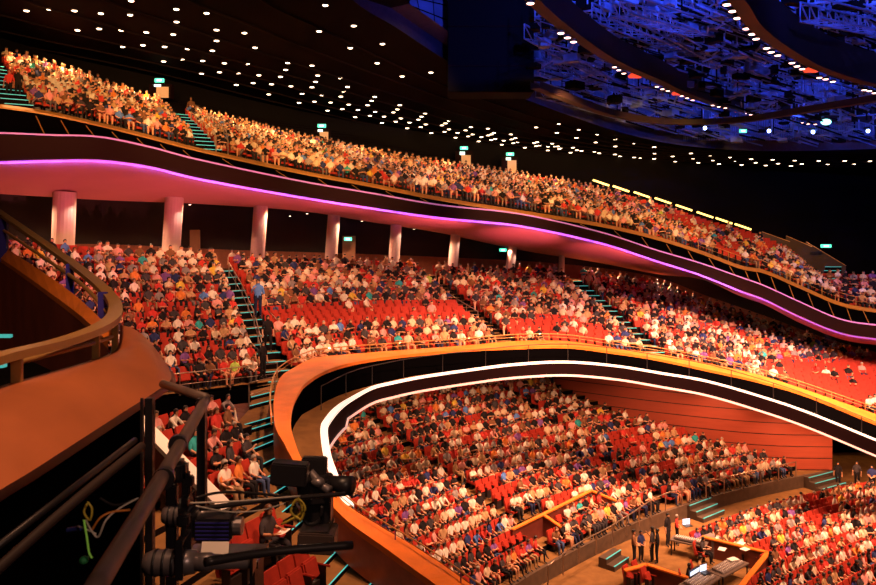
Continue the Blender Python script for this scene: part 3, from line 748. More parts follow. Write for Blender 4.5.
struct(loft('wall_fascia_upper', [down(cl, .03), cs], [M_fascia]), 'dark maroon fascia of the top balcony')
struct(loft('ceiling_soffit_upper', [cs] + [[a.lerp(b, t) for a, b in zip(cs, ci)] for t in (.15, .4, .7)] + [ci], [M_soffit]), 'pink lit underside of the top balcony')
# cove light tucked on the soffit edge
nn2 = normals2d(cs)
cov = [p + Vector((0, .02, -.03)) for p in cs]
co = loft('trim_cove_light', [cov, [p + Vector((0, .03, -.09)) for p in cov]], [M_purplecove], smooth=False); struct(co, 'purple light line under the top balcony edge')
# struts across the recess, part of the balcony guard
g = empty('balcony_guard_brackets', c0[10])
for p, q in zip(resample(c1, 2.6), resample(cl, 2.6)):
    pass
mb_i = list(range(14, len(c1) - 4, 4))
for k in mb_i:
    m_ = MB(); a = c1[k] - g.location + Vector((-.12, 0, -.1)); b = cl[min(k + 1, len(cl) - 1)] - g.location + Vector((0, .1, 0)); m_.beam(a, b, .035, .035); m_.build('bracket', M_gold, g)
tag(g, 'row of thin bronze brackets below the golden balcony cap', 'bracket')
ur = [p + Vector((0, .35, .0)) for p in c0]
railing('balcony_rail', resample(ur[96:], 1.5), .62, 'thin bronze rail above the golden cap of the top balcony', post=2.2, r=.022, mid=1, mrail=M_bronze, mpost=M_bronze)

# ------------------------------------------------------------------ columns
CO = [((65, 198), 62.5, 255, 41, 1.16, 'nearest'), ((174.5, 203), 170, 268, 45, 1.06, ''), ((261, 208), 256.5, 268, 48.5, .90, ''), ((334.5, 215), 330, 272, 51.5, .84, ''), ((396.5, 226), 393, 276, 53.5, .78, ''), ((456, 235), 451.5, 279, 55, .72, ''), ((513, 247), 508.5, 284, 56.5, .68, ''), ((562, 255), 561, 284, 57.5, .45, '')]
for (a, ub, vb, d, dia, _) in CO:
    top = P(a[0], a[1] - 6, d); bot = P(ub, vb, d); m_ = MB()
    n_ = 6; m_.tube([bot.lerp(top, k / n_) for k in range(n_ + 1)], dia / 2, 20); m_.box(bot + Vector((0, 0, .1)), (dia * 1.25, dia * 1.25, .2))
    struct(m_.build('column', M_col, smooth=False), 'leaning pale round column under the top balcony')
# ------------------------------------------------------------------ walls
bw = smooth_path([P(-160, 250, 38), P(0, 250, 43), P(110, 250, 47.5), P(230, 255, 51.5), P(340, 258, 55.5), (P(450, 262, 59)), P(560, 268, 61.5), P(650, 280, 61.5), P(706, 300, 60), P(769, 322, 57.5), P(832, 345, 55), P(920, 368, 53)], 6)
b0 = [Vector((p.x, p.y, p.z - 5)) for p in bw]; b1 = [Vector((p.x, p.y, max(p.z + 3.2, 14))) for p in bw]
for p, q in zip(b1, bw): p.z = q.z + 3.4
struct(loft('wall_back_middle', [b0, b1], [M_wallback]), 'dark maroon wall behind the middle balcony')
# warm low wainscot behind the last row
ws = [p + Vector((0, -.15, 0)) for p in bw]
struct(loft('wall_low_back', [[p - Vector((0, 0, 1.6)) for p in ws], [p + Vector((0, 0, .35)) for p in ws], [p + Vector((0, .15, .35)) for p in ws]], [mat('low_wall_wood', (.30, .10, .05), .6, noise=.2)], smooth=False), 'low brown wall behind the last middle row')
# wide walk between last row and wall
fb = [P(-160, 283, 33)] ; fA = smooth_path([P(*b) for a, b in ML] + [P(*b) for a, b in MC] + [P(*b) for a, b in MD] + [P(*b) for a, b in ME], 3)
fB = resample(bw, 1.0); idx = [int(k * (len(fB) - 1) / (len(fA) - 1)) for k in range(len(fA))]
struct(loft('floor_back_walk', [fA, [Vector((fB[k].x, fB[k].y, fA[j].z)) for j, k in enumerate(idx)]], [M_carpet], smooth=False))
# top wall behind the upper seats
uw = smooth_path([P(-150, 50, 44), P(-35, 60, 46), P(65, 82, 49.5), P(165, 112, 52.5), P(258, 137, 56), P(355, 155, 59), P(468, 174, 62), P(545, 184, 64), P(640, 205, 64), P(705, 226, 65), P(755, 240, 66), P(850, 262, 66), P(960, 282, 66)], 6)
struct(loft('wall_back_upper', [[Vector((p.x, p.y, p.z - 4.5)) for p in uw], [Vector((p.x, p.y, 31)) for p in uw]], [M_wallup]), 'near-black wall behind the top balcony')
nW = at_u(UBs, 690)
struct(loft('floor_top_walk', [UBs[:nW], [Vector((resample(uw, .8)[int(k * (len(resample(uw, .8)) - 8) / len(UBs))].x, resample(uw, .8)[int(k * (len(resample(uw, .8)) - 8) / len(UBs))].y, UBs[k].z)) for k in range(nW)]], [M_riser], smooth=False))
# wood wall beside the stalls
wd = [Vector((4, 62.5, 0)), P(545, 395, 60.5), P(556, 396, 59), Vector((12.3, 56.6, 0)), Vector((17, 53.7, 0)), Vector((22, 51.6, 0)), Vector((26.6, 51.2, 0))]
wdS = smooth_path([Vector((p[0], p[1], 0)) for p in wd], 5)
struct(loft('wall_planked', [[Vector((p.x, p.y, 0)) for p in wdS], [Vector((p.x, p.y, 9.0 - 3.9 * max(0, min(1, (p.x - 8) / 18.6)))) for p in wdS]], [PLANK]), 'red plank wall beside the stalls')
struct(meshobj('wall_planked_end', [Vector((26.6, 51.2, 0)), Vector((26.6, 51.2, 5)), Vector((27.3, 54, 5)), Vector((27.3, 54, 0))], [(0, 1, 2, 3)], M_darkwood))
struct(meshobj('wall_doorway_back', [Vector((26, 58, -1)), Vector((40, 58, -1)), Vector((40, 58, 4.5)), Vector((26, 58, 4.5))], [(0, 1, 2, 3)], M_black))
struct(meshobj('wall_stalls_back', [Vector((-24, 56, -1)), Vector((8, 66, -1)), Vector((8, 66, 9)), Vector((-24, 56, 9))], [(0, 1, 2, 3)], M_darkwood))
m_ = MB()
for (x, y, z) in ((13.3, 55.7, 6.6), (17.2, 53.2, 6.1), (19.5, 52.3, 6.0)): m_.box((x, y, z), (.4, .25, .7), None, 0, .03)
for k, (x, y, z) in enumerate(((13.3, 55.75, 6.9), (17.2, 53.3, 6.0), (19.6, 52.3, 5.7))):
    q = MB(); q.box((0, 0, 0), (.42, .3, .62), None, 0, .04); q.tube([(-.0, -.151, .1), (0, -.17, .1)], .12, 12, 1)
    o = q.build('wall_speaker', [M_eq, M_dsteel]); o.location = (x, y, z); tag(o, ['small black speaker high on the plank wall near its rear end', 'small black speaker mid way along the plank wall', 'small black speaker on the plank wall nearest the doorway'][k], 'speaker')
# stalls front retaining wall and ground floor
degs = [24 + k * 1.5 for k in range(31)]
rt = [pol(56.9, a, .78) for a in degs]; rt2 = [pol(56.9, a, 0) for a in degs]
rt_i = [pol(57.1, a, .78) for a in degs]
struct(loft('wall_stalls_front', [rt2, [Vector((p.x, p.y, .78)) for p in rt], [Vector((p.x, p.y, .78)) for p in rt_i]], [mat('retaining_wall', (.10, .06, .035), .7, noise=.3)], smooth=False), 'dark curved retaining wall before the stalls')
struct(meshobj('floor_ground', [(-30, 10, 0), (60, 10, 0), (60, 70, 0), (-30, 70, 0)], [(0, 1, 2, 3)], M_carpet), 'brown carpeted auditorium floor')
def seg(uvs, z, h, label, **k):
    path = [PZ(u, v, z) for u, v in uvs]; return railing('stalls_rail', resample(smooth_path(path, 4), .8), h, label, post=1.5, r=.035, mid=0, **k)
seg([(548, 588), (575, 566), (610, 546), (634, 530), (656, 515), (682, 505)], .78, 1.0, 'steel handrail on the stalls edge above the standing crew')
seg([(706, 499), (735, 491), (765, 484), (796, 477)], .78, 1.0, 'steel handrail on the stalls edge nearer the plank wall')
# little stairs from the floor to the stalls
def steps(u, v, ang, n, w, label, depth=.45, hh=.74):
    p = PZ(u, v, 0); R = Matrix.Rotation(ang, 3, 'Z'); root = MB(); lm = MB(); h = hh / n
    for k in range(n):
        top = h * (n - k)
        root.box(p + R @ Vector((depth * (k + .5), 0, top / 2)), (depth, w, top), R, 0)
        lm.box(p + R @ Vector((depth * (k + .96), 0, top + .012)), (.06, w, .03), R, 0)
    o = struct(root.build('floor_steps_to_stalls', [mat('dark_step', (.06, .035, .02), .7)]), label); lm.build('step_light', mat('dim_teal', (.05, .4, .4), .5, emit=(.08, .50, .46), es=.5), o)
a54 = math.radians(-50)
steps(694, 512, math.radians(-52), 3, 2.2, 'small lit steps from the floor up to the stalls')
steps(815, 484, math.radians(-60), 3, 2.6, 'lit steps beside the plank wall end')
steps(606, 562, math.radians(-42), 2, 1.5, 'two low carpeted steps under the rail', hh=.5)
# entrance box (partition walls with orange caps) in the stalls
def partition(uvs, label, h=1.0):
    root = empty('partition_box', (0, 0, 0)); pts = []
    for u, v in uvs:   # cap pixel -> ray against terrace surface + h
        best = None
        for d in np.arange(30, 60, .1):
            p = P(u, v, d); R = math.hypot(p.x - S0.x, p.y - S0.y)
            if p.z <= zst(R) + h: best = p; break
        pts.append(best)
    m1 = MB(); m2 = MB()
    for a, b in zip(pts, pts[1:]):
        t = (b - a).normalized(); nx = Vector((t.y, -t.x, 0)).normalized() * .05; dn = Vector((0, 0, h + .6))
        m1.add([a - nx, b - nx, b + nx, a + nx, a - nx - dn, b - nx - dn, b + nx - dn, a + nx - dn], [(0, 1, 2, 3), (0, 4, 5, 1), (3, 2, 6, 7), (0, 3, 7, 4), (1, 5, 6, 2)])
        m2.beam(a + Vector((0, 0, .03)), b + Vector((0, 0, .03)), .2, .07)
    m1.build('panel', M_darkwood, root); m2.build('cap', M_orange, root); tag(root, label, 'partition')
partition([(512, 530), (543, 515), (591, 491), (618, 502)], 'dark partition wall with orange cap among the stalls seats')
partition([(543, 515), (562, 528)], 'short return of the orange capped partition in the stalls')

# ------------------------------------------------------------------ sound console and crew
def boxwall(uvs, z, h, label):
    root = empty('console_enclosure', (0, 0, 0)); pts = [PZ(u, v, z + h) for u, v in uvs]; m1 = MB(); m2 = MB()
    for a, b in zip(pts, pts[1:]):
        m1.beam(a - Vector((0, 0, h / 2)), b - Vector((0, 0, h / 2)), .12, h); m2.beam(a + Vector((0, 0, .02)), b + Vector((0, 0, .02)), .24, .07)
    m1.build('panel', M_darkwood, root); m2.build('cap', M_orange, root); tag(root, label, 'enclosure'); return root
boxwall([(702, 537), (768, 553), (748, 578), (722, 612)], 0, .95, 'dark low enclosure with orange cap around the sound desks')
boxwall([(624, 571), (647, 565), (700, 582)], 0, .8, 'low enclosure with orange cap around the front red seats')
def desk(u, v, ang, w, dep, label, screen=None, kind='mixing_console'):
    p = PZ(u, v, .85); p.z = 0; root = empty(kind, p); root.rotation_euler = (0, 0, ang)
    m_ = MB(); m_.box((0, 0, .78), (w, dep, .07), None, 0, .01); m_.build('tabletop', M_desk, root)
    for sx in (-1, 1):
        for sy in (-1, 1):
            m_ = MB(); m_.box((sx * (w / 2 - .08), sy * (dep / 2 - .08), .37), (.06, .06, .74)); m_.build('leg', M_dsteel, root)
    m_ = MB(); m_.box((0, 0, .88), (w * .8, dep * .7, .10), Matrix.Rotation(.12, 3, 'X'), 0, .02)
    for k in range(14):
        for j in range(4): m_.box((-w * .36 + k * w * .72 / 13, -dep * .25 + j * dep * .15, .95 + .12 * (-dep * .25 + j * dep * .15)), (.03, .05, .03), None, 1)
    m_.build('control_surface', [M_grey, M_paper], root)
    if screen:
        m_ = MB(); m_.box((0, dep * .3, 1.12), (w * .42, .04, .34), Matrix.Rotation(-.2, 3, 'X'), 0, .01); m_.add([Vector((-w * .19, dep * .3 - .03, .99)), Vector((w * .19, dep * .3 - .03, .99)), Vector((w * .19, dep * .3 - .055 + .0, 1.25)), Vector((-w * .19, dep * .3 - .055, 1.25))], [(0, 1, 2, 3)], 1)
        m_.build('monitor', [M_eq, M_screen], root)
    tag(root, label, 'console'); return root
desk(700, 580, .75, 2.2, 1.0, 'long mixing desk with a glowing screen at the frame bottom', True)
desk(728, 566, .70, 2.4, .9, 'mixing desk with pale papers beside the orange cap')
desk(689, 540, 2.6, 1.8, .8, 'standing crew desk with equipment behind it')
# bright laptop, papers
def laptop(u, v, z, ang, label):
    p = PZ(u, v, z); root = empty('laptop', p); root.rotation_euler = (0, 0, ang)
    m_ = MB(); m_.box((0, 0, .015), (.46, .32, .03), None, 0, .008); m_.build('keyboard_base', M_eq, root)
    m_ = MB(); m_.box((0, .18, .18), (.48, .02, .34), None, 0); m_.add([Vector((-.22, .168, .03)), Vector((.22, .168, .03)), Vector((.22, .168, .33)), Vector((-.22, .168, .33))], [(0, 1, 2, 3)], 1); m_.build('screen', [M_eq, M_screen], root)
    tag(root, label, 'laptop')
laptop(688, 526, .95, .25, 'laptop with a bright blue-white screen at the crew desk')
laptop(706, 573, .98, .5, 'laptop with pale screen on the long mixing desk')
for k, (u, v, w) in enumerate(((733, 559, .5), (745, 549, .42), (741, 543, .4), (722, 549, .45))):
    m_ = MB(); m_.box((0, 0, 0), (w, .34, .012)); o = m_.build('paper_sheet', M_paper); o.location = PZ(u, v, 1.02); o.rotation_euler = (0, 0, .4 + k * .2)
    tag(o, ['white paper sheet in the middle of the papered mixing desk', 'white paper sheet at the far end of the papered desk', 'small white sheet beside the orange cap corner', 'white sheet on the near corner of the crew equipment'][k], 'paper')
m_ = MB(); m_.box((0, 0, .5), (.7, .7, 1.0), None, 0, .04); m_.box((0, -.36, .6), (.5, .02, .5), None, 1); o = m_.build('equipment_case', [M_grey, M_eq]); o.location = PZ(712, 555, 0); o.rotation_euler = (0, 0, .6); tag(o, 'grey upright equipment case beside the mixing desks', 'case')
CREW = [(634, 566, 'stand_hands', 'brown', 'dark', 'crew person in brown jacket standing at the outer side of the group', -.2), (641, 562, 'stand_hands', 'navy', 'dark', 'crew person in navy top behind the brown jacket', -1.0),
        (652, 562, 'stand_phone', 'charcoal', 'black', 'crew person in charcoal holding papers in the middle of the group', 2.6), (657, 563, 'stand_hands', 'black', 'black', 'crew person in black suit in the middle of the standing group', 2.9),
        (668, 546, 'stand_rest', 'black', 'dark', 'crew person in black standing behind the desk screen', -.8), (677, 545, 'stand_hands', 'red', 'dark', 'crew person in dusty red shirt beside the bright laptop', -.4)]
for u, v, ps, sh, pa, lb, an in CREW:
    add_person(PZ(u, v, 0), an, ps, '', shirt=sh, pants=pa, hair='grey' if sh == 'red' else 'black', label=lb, must=True, parts=True, bare=False, group='crew at the sound desks')
for u, v, sh, lb, an in ((688, 592, 'black', 'seated operator in black at the long mixing desk', .4), (699, 583, 'tan', 'seated operator in tan top behind the long mixing desk', .2), (702, 562, 'charcoal', 'seated operator in charcoal beside the grey case', 0)):
    p = PZ(u, v, 0); add_person(p, an - .6, 'sit_read', '', shirt=sh, label=lb, must=True, parts=True, bare=False, group='crew at the sound desks')
    SEATS.append(dict(pos=p, ang=an - .6, occ=True, where='under the %s' % lb.split(' at ')[0].split(' behind ')[0].split(' beside ')[0], parts=True, must=True))
for u, v, sh, lb, ps in ((838, 478, 'black', 'usher in black standing at the end of the plank wall', 'stand_rest'), (857, 478, 'charcoal', 'usher in charcoal with a pale badge in the dark doorway', 'stand_rest'), (872, 484, 'navy', 'usher in navy standing at the frame edge by the doorway', 'stand_hands')):
    add_person(PZ(u, v + 8, 0), -2.2, ps, '', shirt=sh, pants='black', hair='black', label=lb, must=True, parts=True, bare=False, group='ushers by the doorway')
# red seats in the small front enclosure
for k, (u, v) in enumerate(((632, 588), (641, 583), (650, 590))):
    SEATS.append(dict(pos=PZ(u, v, 0), ang=-.75, occ=False, where='%s of the small front enclosure' % ('outermost', 'middle one', 'innermost')[k], parts=True, must=True))
# people standing on the stairs and terraces
for u, v, z, ps, sh, pa, lb, an in ((268, 352, 11.3, 'stand_walk', 'black', 'black', 'person in dark jacket and tie walking down the lit stair', -1.1), (258, 318, 12.8, 'stand_phone', 'blue', 'navy', 'person in blue top standing on the lit stair with a phone', -1.4),
                                 (263, 378, 10.4, 'stand_rest', 'black', 'black', 'usher in black at the foot of the lit stair', -.6)):
    add_person(PZ(u, v, z), an, ps, '', shirt=sh, pants=pa, hair='black', label=lb, must=True, parts=True, bare=False, group='people on the stairs')
for u, v, d, ps, sh, pa, lb in ((9, 101, 38, 'stand_rest', 'red', 'black', 'person in red shirt standing on the outer top stair'), (18, 101, 38.6, 'stand_rest', 'black', 'black', 'person in black standing on the outer top stair'),
                                (33, 92, 43, 'stand_rest', 'teal', 'black', 'person in teal top standing above the outer top stair'), (219, 134, 52, 'stand_rest', 'cream', 'dark', 'person in cream shirt standing behind the top rows'),
                                (191, 124, 51, 'stand_walk', 'brown', 'black', 'person in brown at the head of the inner top stair'), (458, 184, 58.6, 'stand_rest', 'black', 'black', 'person in black by the first lit entry'), (466, 184, 58.8, 'stand_rest', 'black', 'black', 'second person in black by the first lit entry'),
                                (232, 275, 47, 'stand_rest', 'white', 'dark', 'person in white standing behind the last middle row'), (540, 285, 56, 'stand_rest', 'red', 'dark', 'person in red standing near the thin column'),
                                (702, 322, 58, 'stand_rest', 'red', 'black', 'person in red standing against the far maroon wall'), (733, 326, 57, 'stand_rest', 'black', 'black', 'person in black standing against the far maroon wall')):
    add_person(P(u, v, d), -1.4, ps, '', shirt=sh, pants=pa, hair='black', label=lb, must=True, bare=False, group='people standing behind the rows')

# ------------------------------------------------------------------ rails on stairs
def prail(pts, h, label, name='stair_rail', r=.03, post=1.3, mr=None, mid=1): return railing(name, [P(*q) for q in pts], h, label, post=post, r=r, mid=mid, mrail=mr, mpost=mr)
prail([(191, 126, 48.5), (203, 136, 46), (214, 146, 43.5), (216, 153, 41)], .9, 'pale rail on the near side of the inner top stair')
prail([(196, 119, 49.5), (212, 131, 46.5), (226, 146, 43.5), (228, 157, 41.5)], .9, 'pale rail on the far side of the inner top stair')
prail([(18, 90, 43), (28, 100, 40), (36, 111, 37.5)], .9, 'pale rail beside the outer top stair')
prail([(229, 279, 44), (241, 300, 42), (254, 330, 39.5), (262, 362, 37)], .95, 'pale handrail on the near side of the lit middle stair')
prail([(262, 322, 41), (281, 342, 38.8), (292, 366, 36.8)], .95, 'pale handrail on the far side of the lit middle stair')
prail([(440, 301, 51.5), (462, 316, 48.5), (478, 326, 47)], .9, 'pale handrail in the unlit middle aisle')
prail([(655, 335, 52), (690, 350, 50.5), (724, 360, 49.8), (760, 368, 49)], .85, 'thin rail below the far dark bay', mr=M_dsteel)
prail([(249, 407, 30), (275, 400, 31)], .95, 'handrail at the head of the stepped aisle')
for k, (a, b) in enumerate((((235, 428, 27.2), (238, 447, 26)), ((241, 452, 25.6), (246, 472, 24.2)), ((249, 478, 23.8), (258, 494, 22.8)))):
    r_ = railing('aisle_handrail', [P(*a), P(*b)], .62, ['top', 'middle', 'lowest'][k] + ' of three short handrails beside the lower terrace seats', post=1.0, r=.035, mid=1, mrail=M_cream, mpost=M_cream)
# end wall of the top balcony (stepped glass side panels)
for k, pts in enumerate(([(762, 232, 60), (790, 242, 59.2)], [(786, 236, 59.5), (812, 247, 58.6)], [(806, 242, 59), (846, 266, 57.5)])):
    root = empty('side_panel', P(*pts[0])); a = Vector((0, 0, 0)); b = P(*pts[1]) - P(*pts[0]); m_ = MB(); m_.add([a, b, b - Vector((0, 0, 1.6)), a - Vector((0, 0, 1.6))], [(0, 1, 2, 3)]); o = m_.build('panel', M_glass, root); sm = o.modifiers.new('s', 'SOLIDIFY'); sm.thickness = .08
    m_ = MB(); m_.tube([a, b], .045, 6); m_.build('top_rail', M_bronze, root); root.name = 'stair_side_panel'
    tag(root, ['topmost', 'middle', 'lowest'][k] + ' stepped side panel at the far end of the top balcony', 'panel')
stair('floor_steps_top_far_end', P(818, 297, 52.5), P(826, 265, 56), P(838, 300, 52.5), P(842, 268, 56), 8)

# ------------------------------------------------------------------ entries and signs
def entry(u, v, d, w, h, label, lit=(.75, .33, .14)):
    p = P(u, v, d); root = empty('entry_vestibule', p)
    W = w * d / F; H = h * d / F
    m_ = MB(); m_.box((0, .3, H / 2), (W, .6, H), None, 0); m_.build('surround', M_fascia, root)
    m_ = MB(); m_.box((W * .12, -.02, H * .40), (W * .55, .06, H * .78), None, 0); m_.build('door', mat('lit_cream_door', (.80, .55, .33), .6, emit=(1, .5, .22), es=.22), root)
    m_ = MB(); m_.box((-W * .1, -.06, H * .88), (W * .3, .08, H * .16), None, 0); m_.build('light_panel', M_signwhite, root)
    tag(root, label, 'doorway')
    s = MB(); s.box((0, 0, 0), (.62, .12, .26), None, 0, .02); s.box((0, -.07, 0), (.3, .02, .14), None, 1); o = s.build('exit_sign', [M_green, M_signwhite]); o.location = p + Vector((0, -.1, H + .22))
    tag(o, 'small green exit sign above the ' + label, 'sign')
entry(160, 98, 50.5, 22, 14, 'vestibule behind the near top rows')
entry(322, 143, 56.5, 16, 14, 'vestibule behind the middle of the top rows')
entry(464, 171, 60, 17, 20, 'tall lit vestibule with people in it')
entry(510, 173, 61, 16, 16, 'lit vestibule beyond the tall one')
def sign(u, v, d, label, w=.55):
    s = MB(); s.box((0, 0, 0), (w, .1, .24), None, 0, .02); s.box((0, -.06, 0), (w * .5, .02, .13), None, 1); o = s.build('exit_sign', [M_green, M_signwhite]); o.location = P(u, v, d); tag(o, label, 'sign')
sign(348, 239, 53.5, 'green exit sign between the fourth and fifth columns'); sign(503, 250, 58, 'green exit sign beside the seventh column'); sign(826, 246, 57, 'white-green exit sign above the end panels of the top balcony', .8)
sign(743, 131, 52, 'green sign among the blue lamps of the ceiling opening', .5)
m_ = MB(); m_.ell((0, 0, 0), (.35, .2, .2), 12, 8); m_.box((0, .1, .25), (.4, .3, .15), None, 1); o = m_.build('tower_lamp', [mat('cyan_lamp', (.5, 1, .9), .5, emit=(.35, 1, .85), es=3), M_eq]); o.location = P(826, 122, 50); tag(o, 'oval cyan-white lamp above the row of blue lamps', 'lamp')
# door niches on the middle back wall
for k, (u, v, d, w) in enumerate(((195, 250, 49, 10), (349, 254, 54.5, 13))):
    p = P(u, v, d); W = w * d / F; m_ = MB(); m_.box((0, 0, 0), (W, .15, 2.6)); o = m_.build('exit_door', mat('brown_door', (.25, .11, .06), .6)); o.location = p
    tag(o, ['brown door behind the column-side terrace', 'brown door under the exit sign between two columns'][k], 'door')
# yellow strip lamps on the top back rail
ys = [(593, 181), (613, 187), (634, 193), (655, 199), (676, 206), (697, 213), (716, 219), (735, 225)]
for k, (u, v) in enumerate(ys):
    a = P(u, v - 1, 61.4 - k * .05); b = P(u + 16, v + 4.5, 61.4 - k * .05); m_ = MB(); m_.beam(Vector(), b - a, .12, .13); o = m_.build('strip_lamp', M_yellow); o.location = a
    tag(o, 'glowing yellow strip lamp on the rail behind the far top rows', 'lamp', 'yellow strip lamps behind the far top rows')

# ------------------------------------------------------------------ ceiling
CA, CB, CC = 35.6, -.0629, -.178
def onceil(u, v, dz=0.0):
    k = (HV - v) / F; d = (CA - CZ) / (k - CC - CB * (u - HU) / F); p = P(u, v, d); p.z += dz; return p
Eo = [onceil(*q) for q in ((230, -160), (340, -12), (400, 30), (480, 80), (560, 112), (620, 132), (680, 145), (760, 151), (876, 149), (1000, 146))]
Oo = [onceil(*q) for q in ((-500, -160), (-400, -30), (-200, 20), (50, 62), (240, 105), (400, 138), (520, 152), (660, 162), (840, 169), (1000, 174))]
Es = smooth_path(Eo, 8); Os = smooth_path(Oo, 8)
struct(loft('ceiling_auditorium', [Es] + [[a.lerp(b, t) for a, b in zip(Es, Os)] for t in (.25, .5, .75)] + [Os], [M_ceil]), 'dark auditorium ceiling')
# stepped lip round the opening
lipm = mat('blue_lit_lip', (.05, .05, .09), .6, noise=.3)
struct(loft('ceiling_opening_lip', [Es, [p + Vector((0, 0, .9)) for p in Es], [p + (n * 1.3) + Vector((0, 0, .9)) for p, n in zip(Es, normals2d(Es))]], [lipm], smooth=False))
# shallow curved ribs on the ceiling
for t in (.12, .22, .34, .46, .58, .7, .82):
    c = [a.lerp(b, t) - Vector((0, 0, .06)) for a, b in zip(Es, Os)]
    m_ = MB(); m_.tube(c, .07, 4); o = m_.build('trim_ceiling_rib', mat('ceiling_rib', (.0055, .0015, .001), .7, spec=.1)); struct(o)
dl = []
Z3 = [(88, 33), (164, 28), (248, 33), (336, 42), (433, 47), (587, 28), (688, 41), (588, 70), (258, 98), (330, 93), (404, 98), (487, 105), (577, 112), (721, 97), (814, 107), (721, 133), (849, 156), (409, 153), (476, 148), (548, 153), (625, 160), (707, 166), (545, 202), (608, 196), (675, 200), (747, 208), (825, 211), (671, 243), (731, 238), (794, 242), (862, 248), (787, 280), (843, 274), (437, 0)]
Z4 = [(80, 8), (158, 13), (292, 7), (373, 16), (590, 8), (769, 39), (673, 52), (65, 38), (128, 43), (196, 48), (268, 53), (285, 30), (392, 49), (385, 70), (468, 58), (491, 87), (373, 88), (120, 80), (177, 74), (238, 78), (303, 85), (340, 110), (403, 116), (480, 103), (469, 119), (229, 112), (330, 140), (381, 136), (435, 139), (495, 146), (582, 120), (572, 133), (558, 148), (425, 166), (474, 161), (526, 164), (583, 170), (665, 148), (657, 162), (644, 172), (517, 188), (566, 183), (613, 186), (669, 192), (749, 176), (738, 186), (727, 196), (606, 207), (652, 203), (698, 206), (752, 212), (690, 225), (735, 221), (770, 241)]
Z5 = [(36, 80), (22, 90), (8, 98), (18, 124), (36, 114), (70, 128), (62, 147), (123, 105), (102, 118), (130, 134), (112, 142), (191, 111), (165, 145), (215, 128), (205, 134), (192, 138), (220, 152), (204, 156), (154, 162), (282, 134), (300, 149), (285, 154), (254, 159), (246, 175), (383, 106), (310, 165), (292, 169), (338, 187), (471, 93), (465, 128), (375, 168), (387, 165), (397, 178), (383, 181), (447, 171), (455, 183), (469, 182), (431, 183), (484, 188), (475, 192), (429, 198), (551, 116), (543, 148), (529, 187), (520, 207), (545, 197), (563, 200), (624, 135), (620, 166), (616, 203), (634, 209), (698, 154), (698, 182), (697, 214), (718, 221), (775, 170), (773, 226), (796, 229)]
Z2 = [(8, 461), (8, 484), (8, 512), (72, 473), (25, 517), (70, 520), (90, 523), (137, 486), (137, 508), (137, 525), (198, 517), (207, 534), (259, 507), (267, 524), (283, 538), (325, 514), (331, 531), (352, 542), (388, 521), (404, 534), (427, 545), (459, 526), (474, 538), (507, 547), (530, 528), (548, 541), (591, 549), (603, 531), (627, 542), (683, 532), (713, 543), (769, 532), (800, 543), (853, 533)]
ZL = [(85, 5.5), (262, 8), (303, 11)]
dl += [(x / 3.33, y / 3.33) for x, y in Z3] + [(200 + x / 3.33, 60 + y / 3.33) for x, y in Z4] + [(440 + x / 3.982, 100 + y / 3.982) for x, y in Z5] + [(613 + x / 3.32, y / 3.32) for x, y in Z2]
dl += [(290 + 103 / 2.92, 13 / 2.92), (290 + 85 / 2.92, 89 / 2.92), (290 + 186 / 2.92, 73 / 2.92), (290 + 176 / 2.92, 138 / 2.92), (290 + 270 / 2.92, 126 / 2.92)]
seen = []
def dl_mesh(nm, r, em):
    m_ = MB(); n_ = 14; m_.tube([(0, 0, .10), (0, 0, -.02)], [r * 1.15, r * 1.15], n_, 0); m_.tube([(0, 0, -.021), (0, 0, -.05)], [r, r * .8], n_, 1)
    me = bpy.data.meshes.new(nm); me.from_pydata([tuple(v) for v in m_.v], [], m_.f); me.materials.append(M_dsteel); me.materials.append(em); me.polygons.foreach_set('material_index', m_.i); return me
DLM = dl_mesh('downlight', .15, M_lamp); DLP = dl_mesh('ring_lamp', .17, M_pinklamp)
DLPOS = []
for u, v in dl:
    if any(abs(u - a) < 1.5 and abs(v - b) < 1.0 for a, b in seen): continue
    seen.append((u, v))
    if v < 131 and u > 560 and v < 125: continue
    p = onceil(u, v); o = link(bpy.data.objects.new('downlight', DLM)); o.location = p + Vector((0, 0, -.03)); DLPOS.append(p)
    tag(o, 'small round warm downlight in the dark auditorium ceiling', 'downlight', 'downlights in the auditorium ceiling')
# ---- ring beams, rigging and lamps in the opening
def zplane(u, v, z):
    return P(u, v, (z - CZ) * F / (HV - v))
def ring(name, up_, lo_, z, label, hgt=1.2):
    a = smooth_path([zplane(u, v, z + hgt) for u, v in up_], 8); b = smooth_path([zplane(u, v, z) for u, v in lo_], 8)
    a = [Vector((q.x, q.y, p.z)) for p, q in zip(a, b)]
    inner = offset(b, .5) if (offset(b, .5)[20].y > b[20].y) else offset(b, -.5)
    return struct(loft(name, [a, b, inner, [Vector((p.x, p.y, p.z + hgt)) for p in inner]], [M_band], smooth=False), label)
ring('ceiling_ring_beam', [(520, -40), (553, 0), (613, 30), (658, 60), (703, 87), (764, 105), (830, 114), (900, 112)], [(520, -25), (555, 15), (613, 58), (658, 79), (703, 99), (764, 115), (830, 121), (900, 123)], 25, 'dark curved ring beam under the blue rigging', 1.1)
ring('ceiling_ring_beam', [(700, -70), (745, -10), (788, 10), (809, 30), (839, 54), (876, 68), (930, 80)], [(690, -60), (745, 0), (763, 27), (794, 51), (830, 70), (876, 84), (930, 95)], 24.5, 'second dark curved ring beam nearer the stage', 1.6)
ring('ceiling_ring_beam', [(540, 80), (613, 108), (673, 119), (740, 118), (800, 108), (876, 96), (930, 90)], [(540, 88), (613, 115), (673, 124), (740, 122), (800, 113), (876, 101), (930, 95)], 23.8, 'thin dark ring beam below the blue rigging', .35)
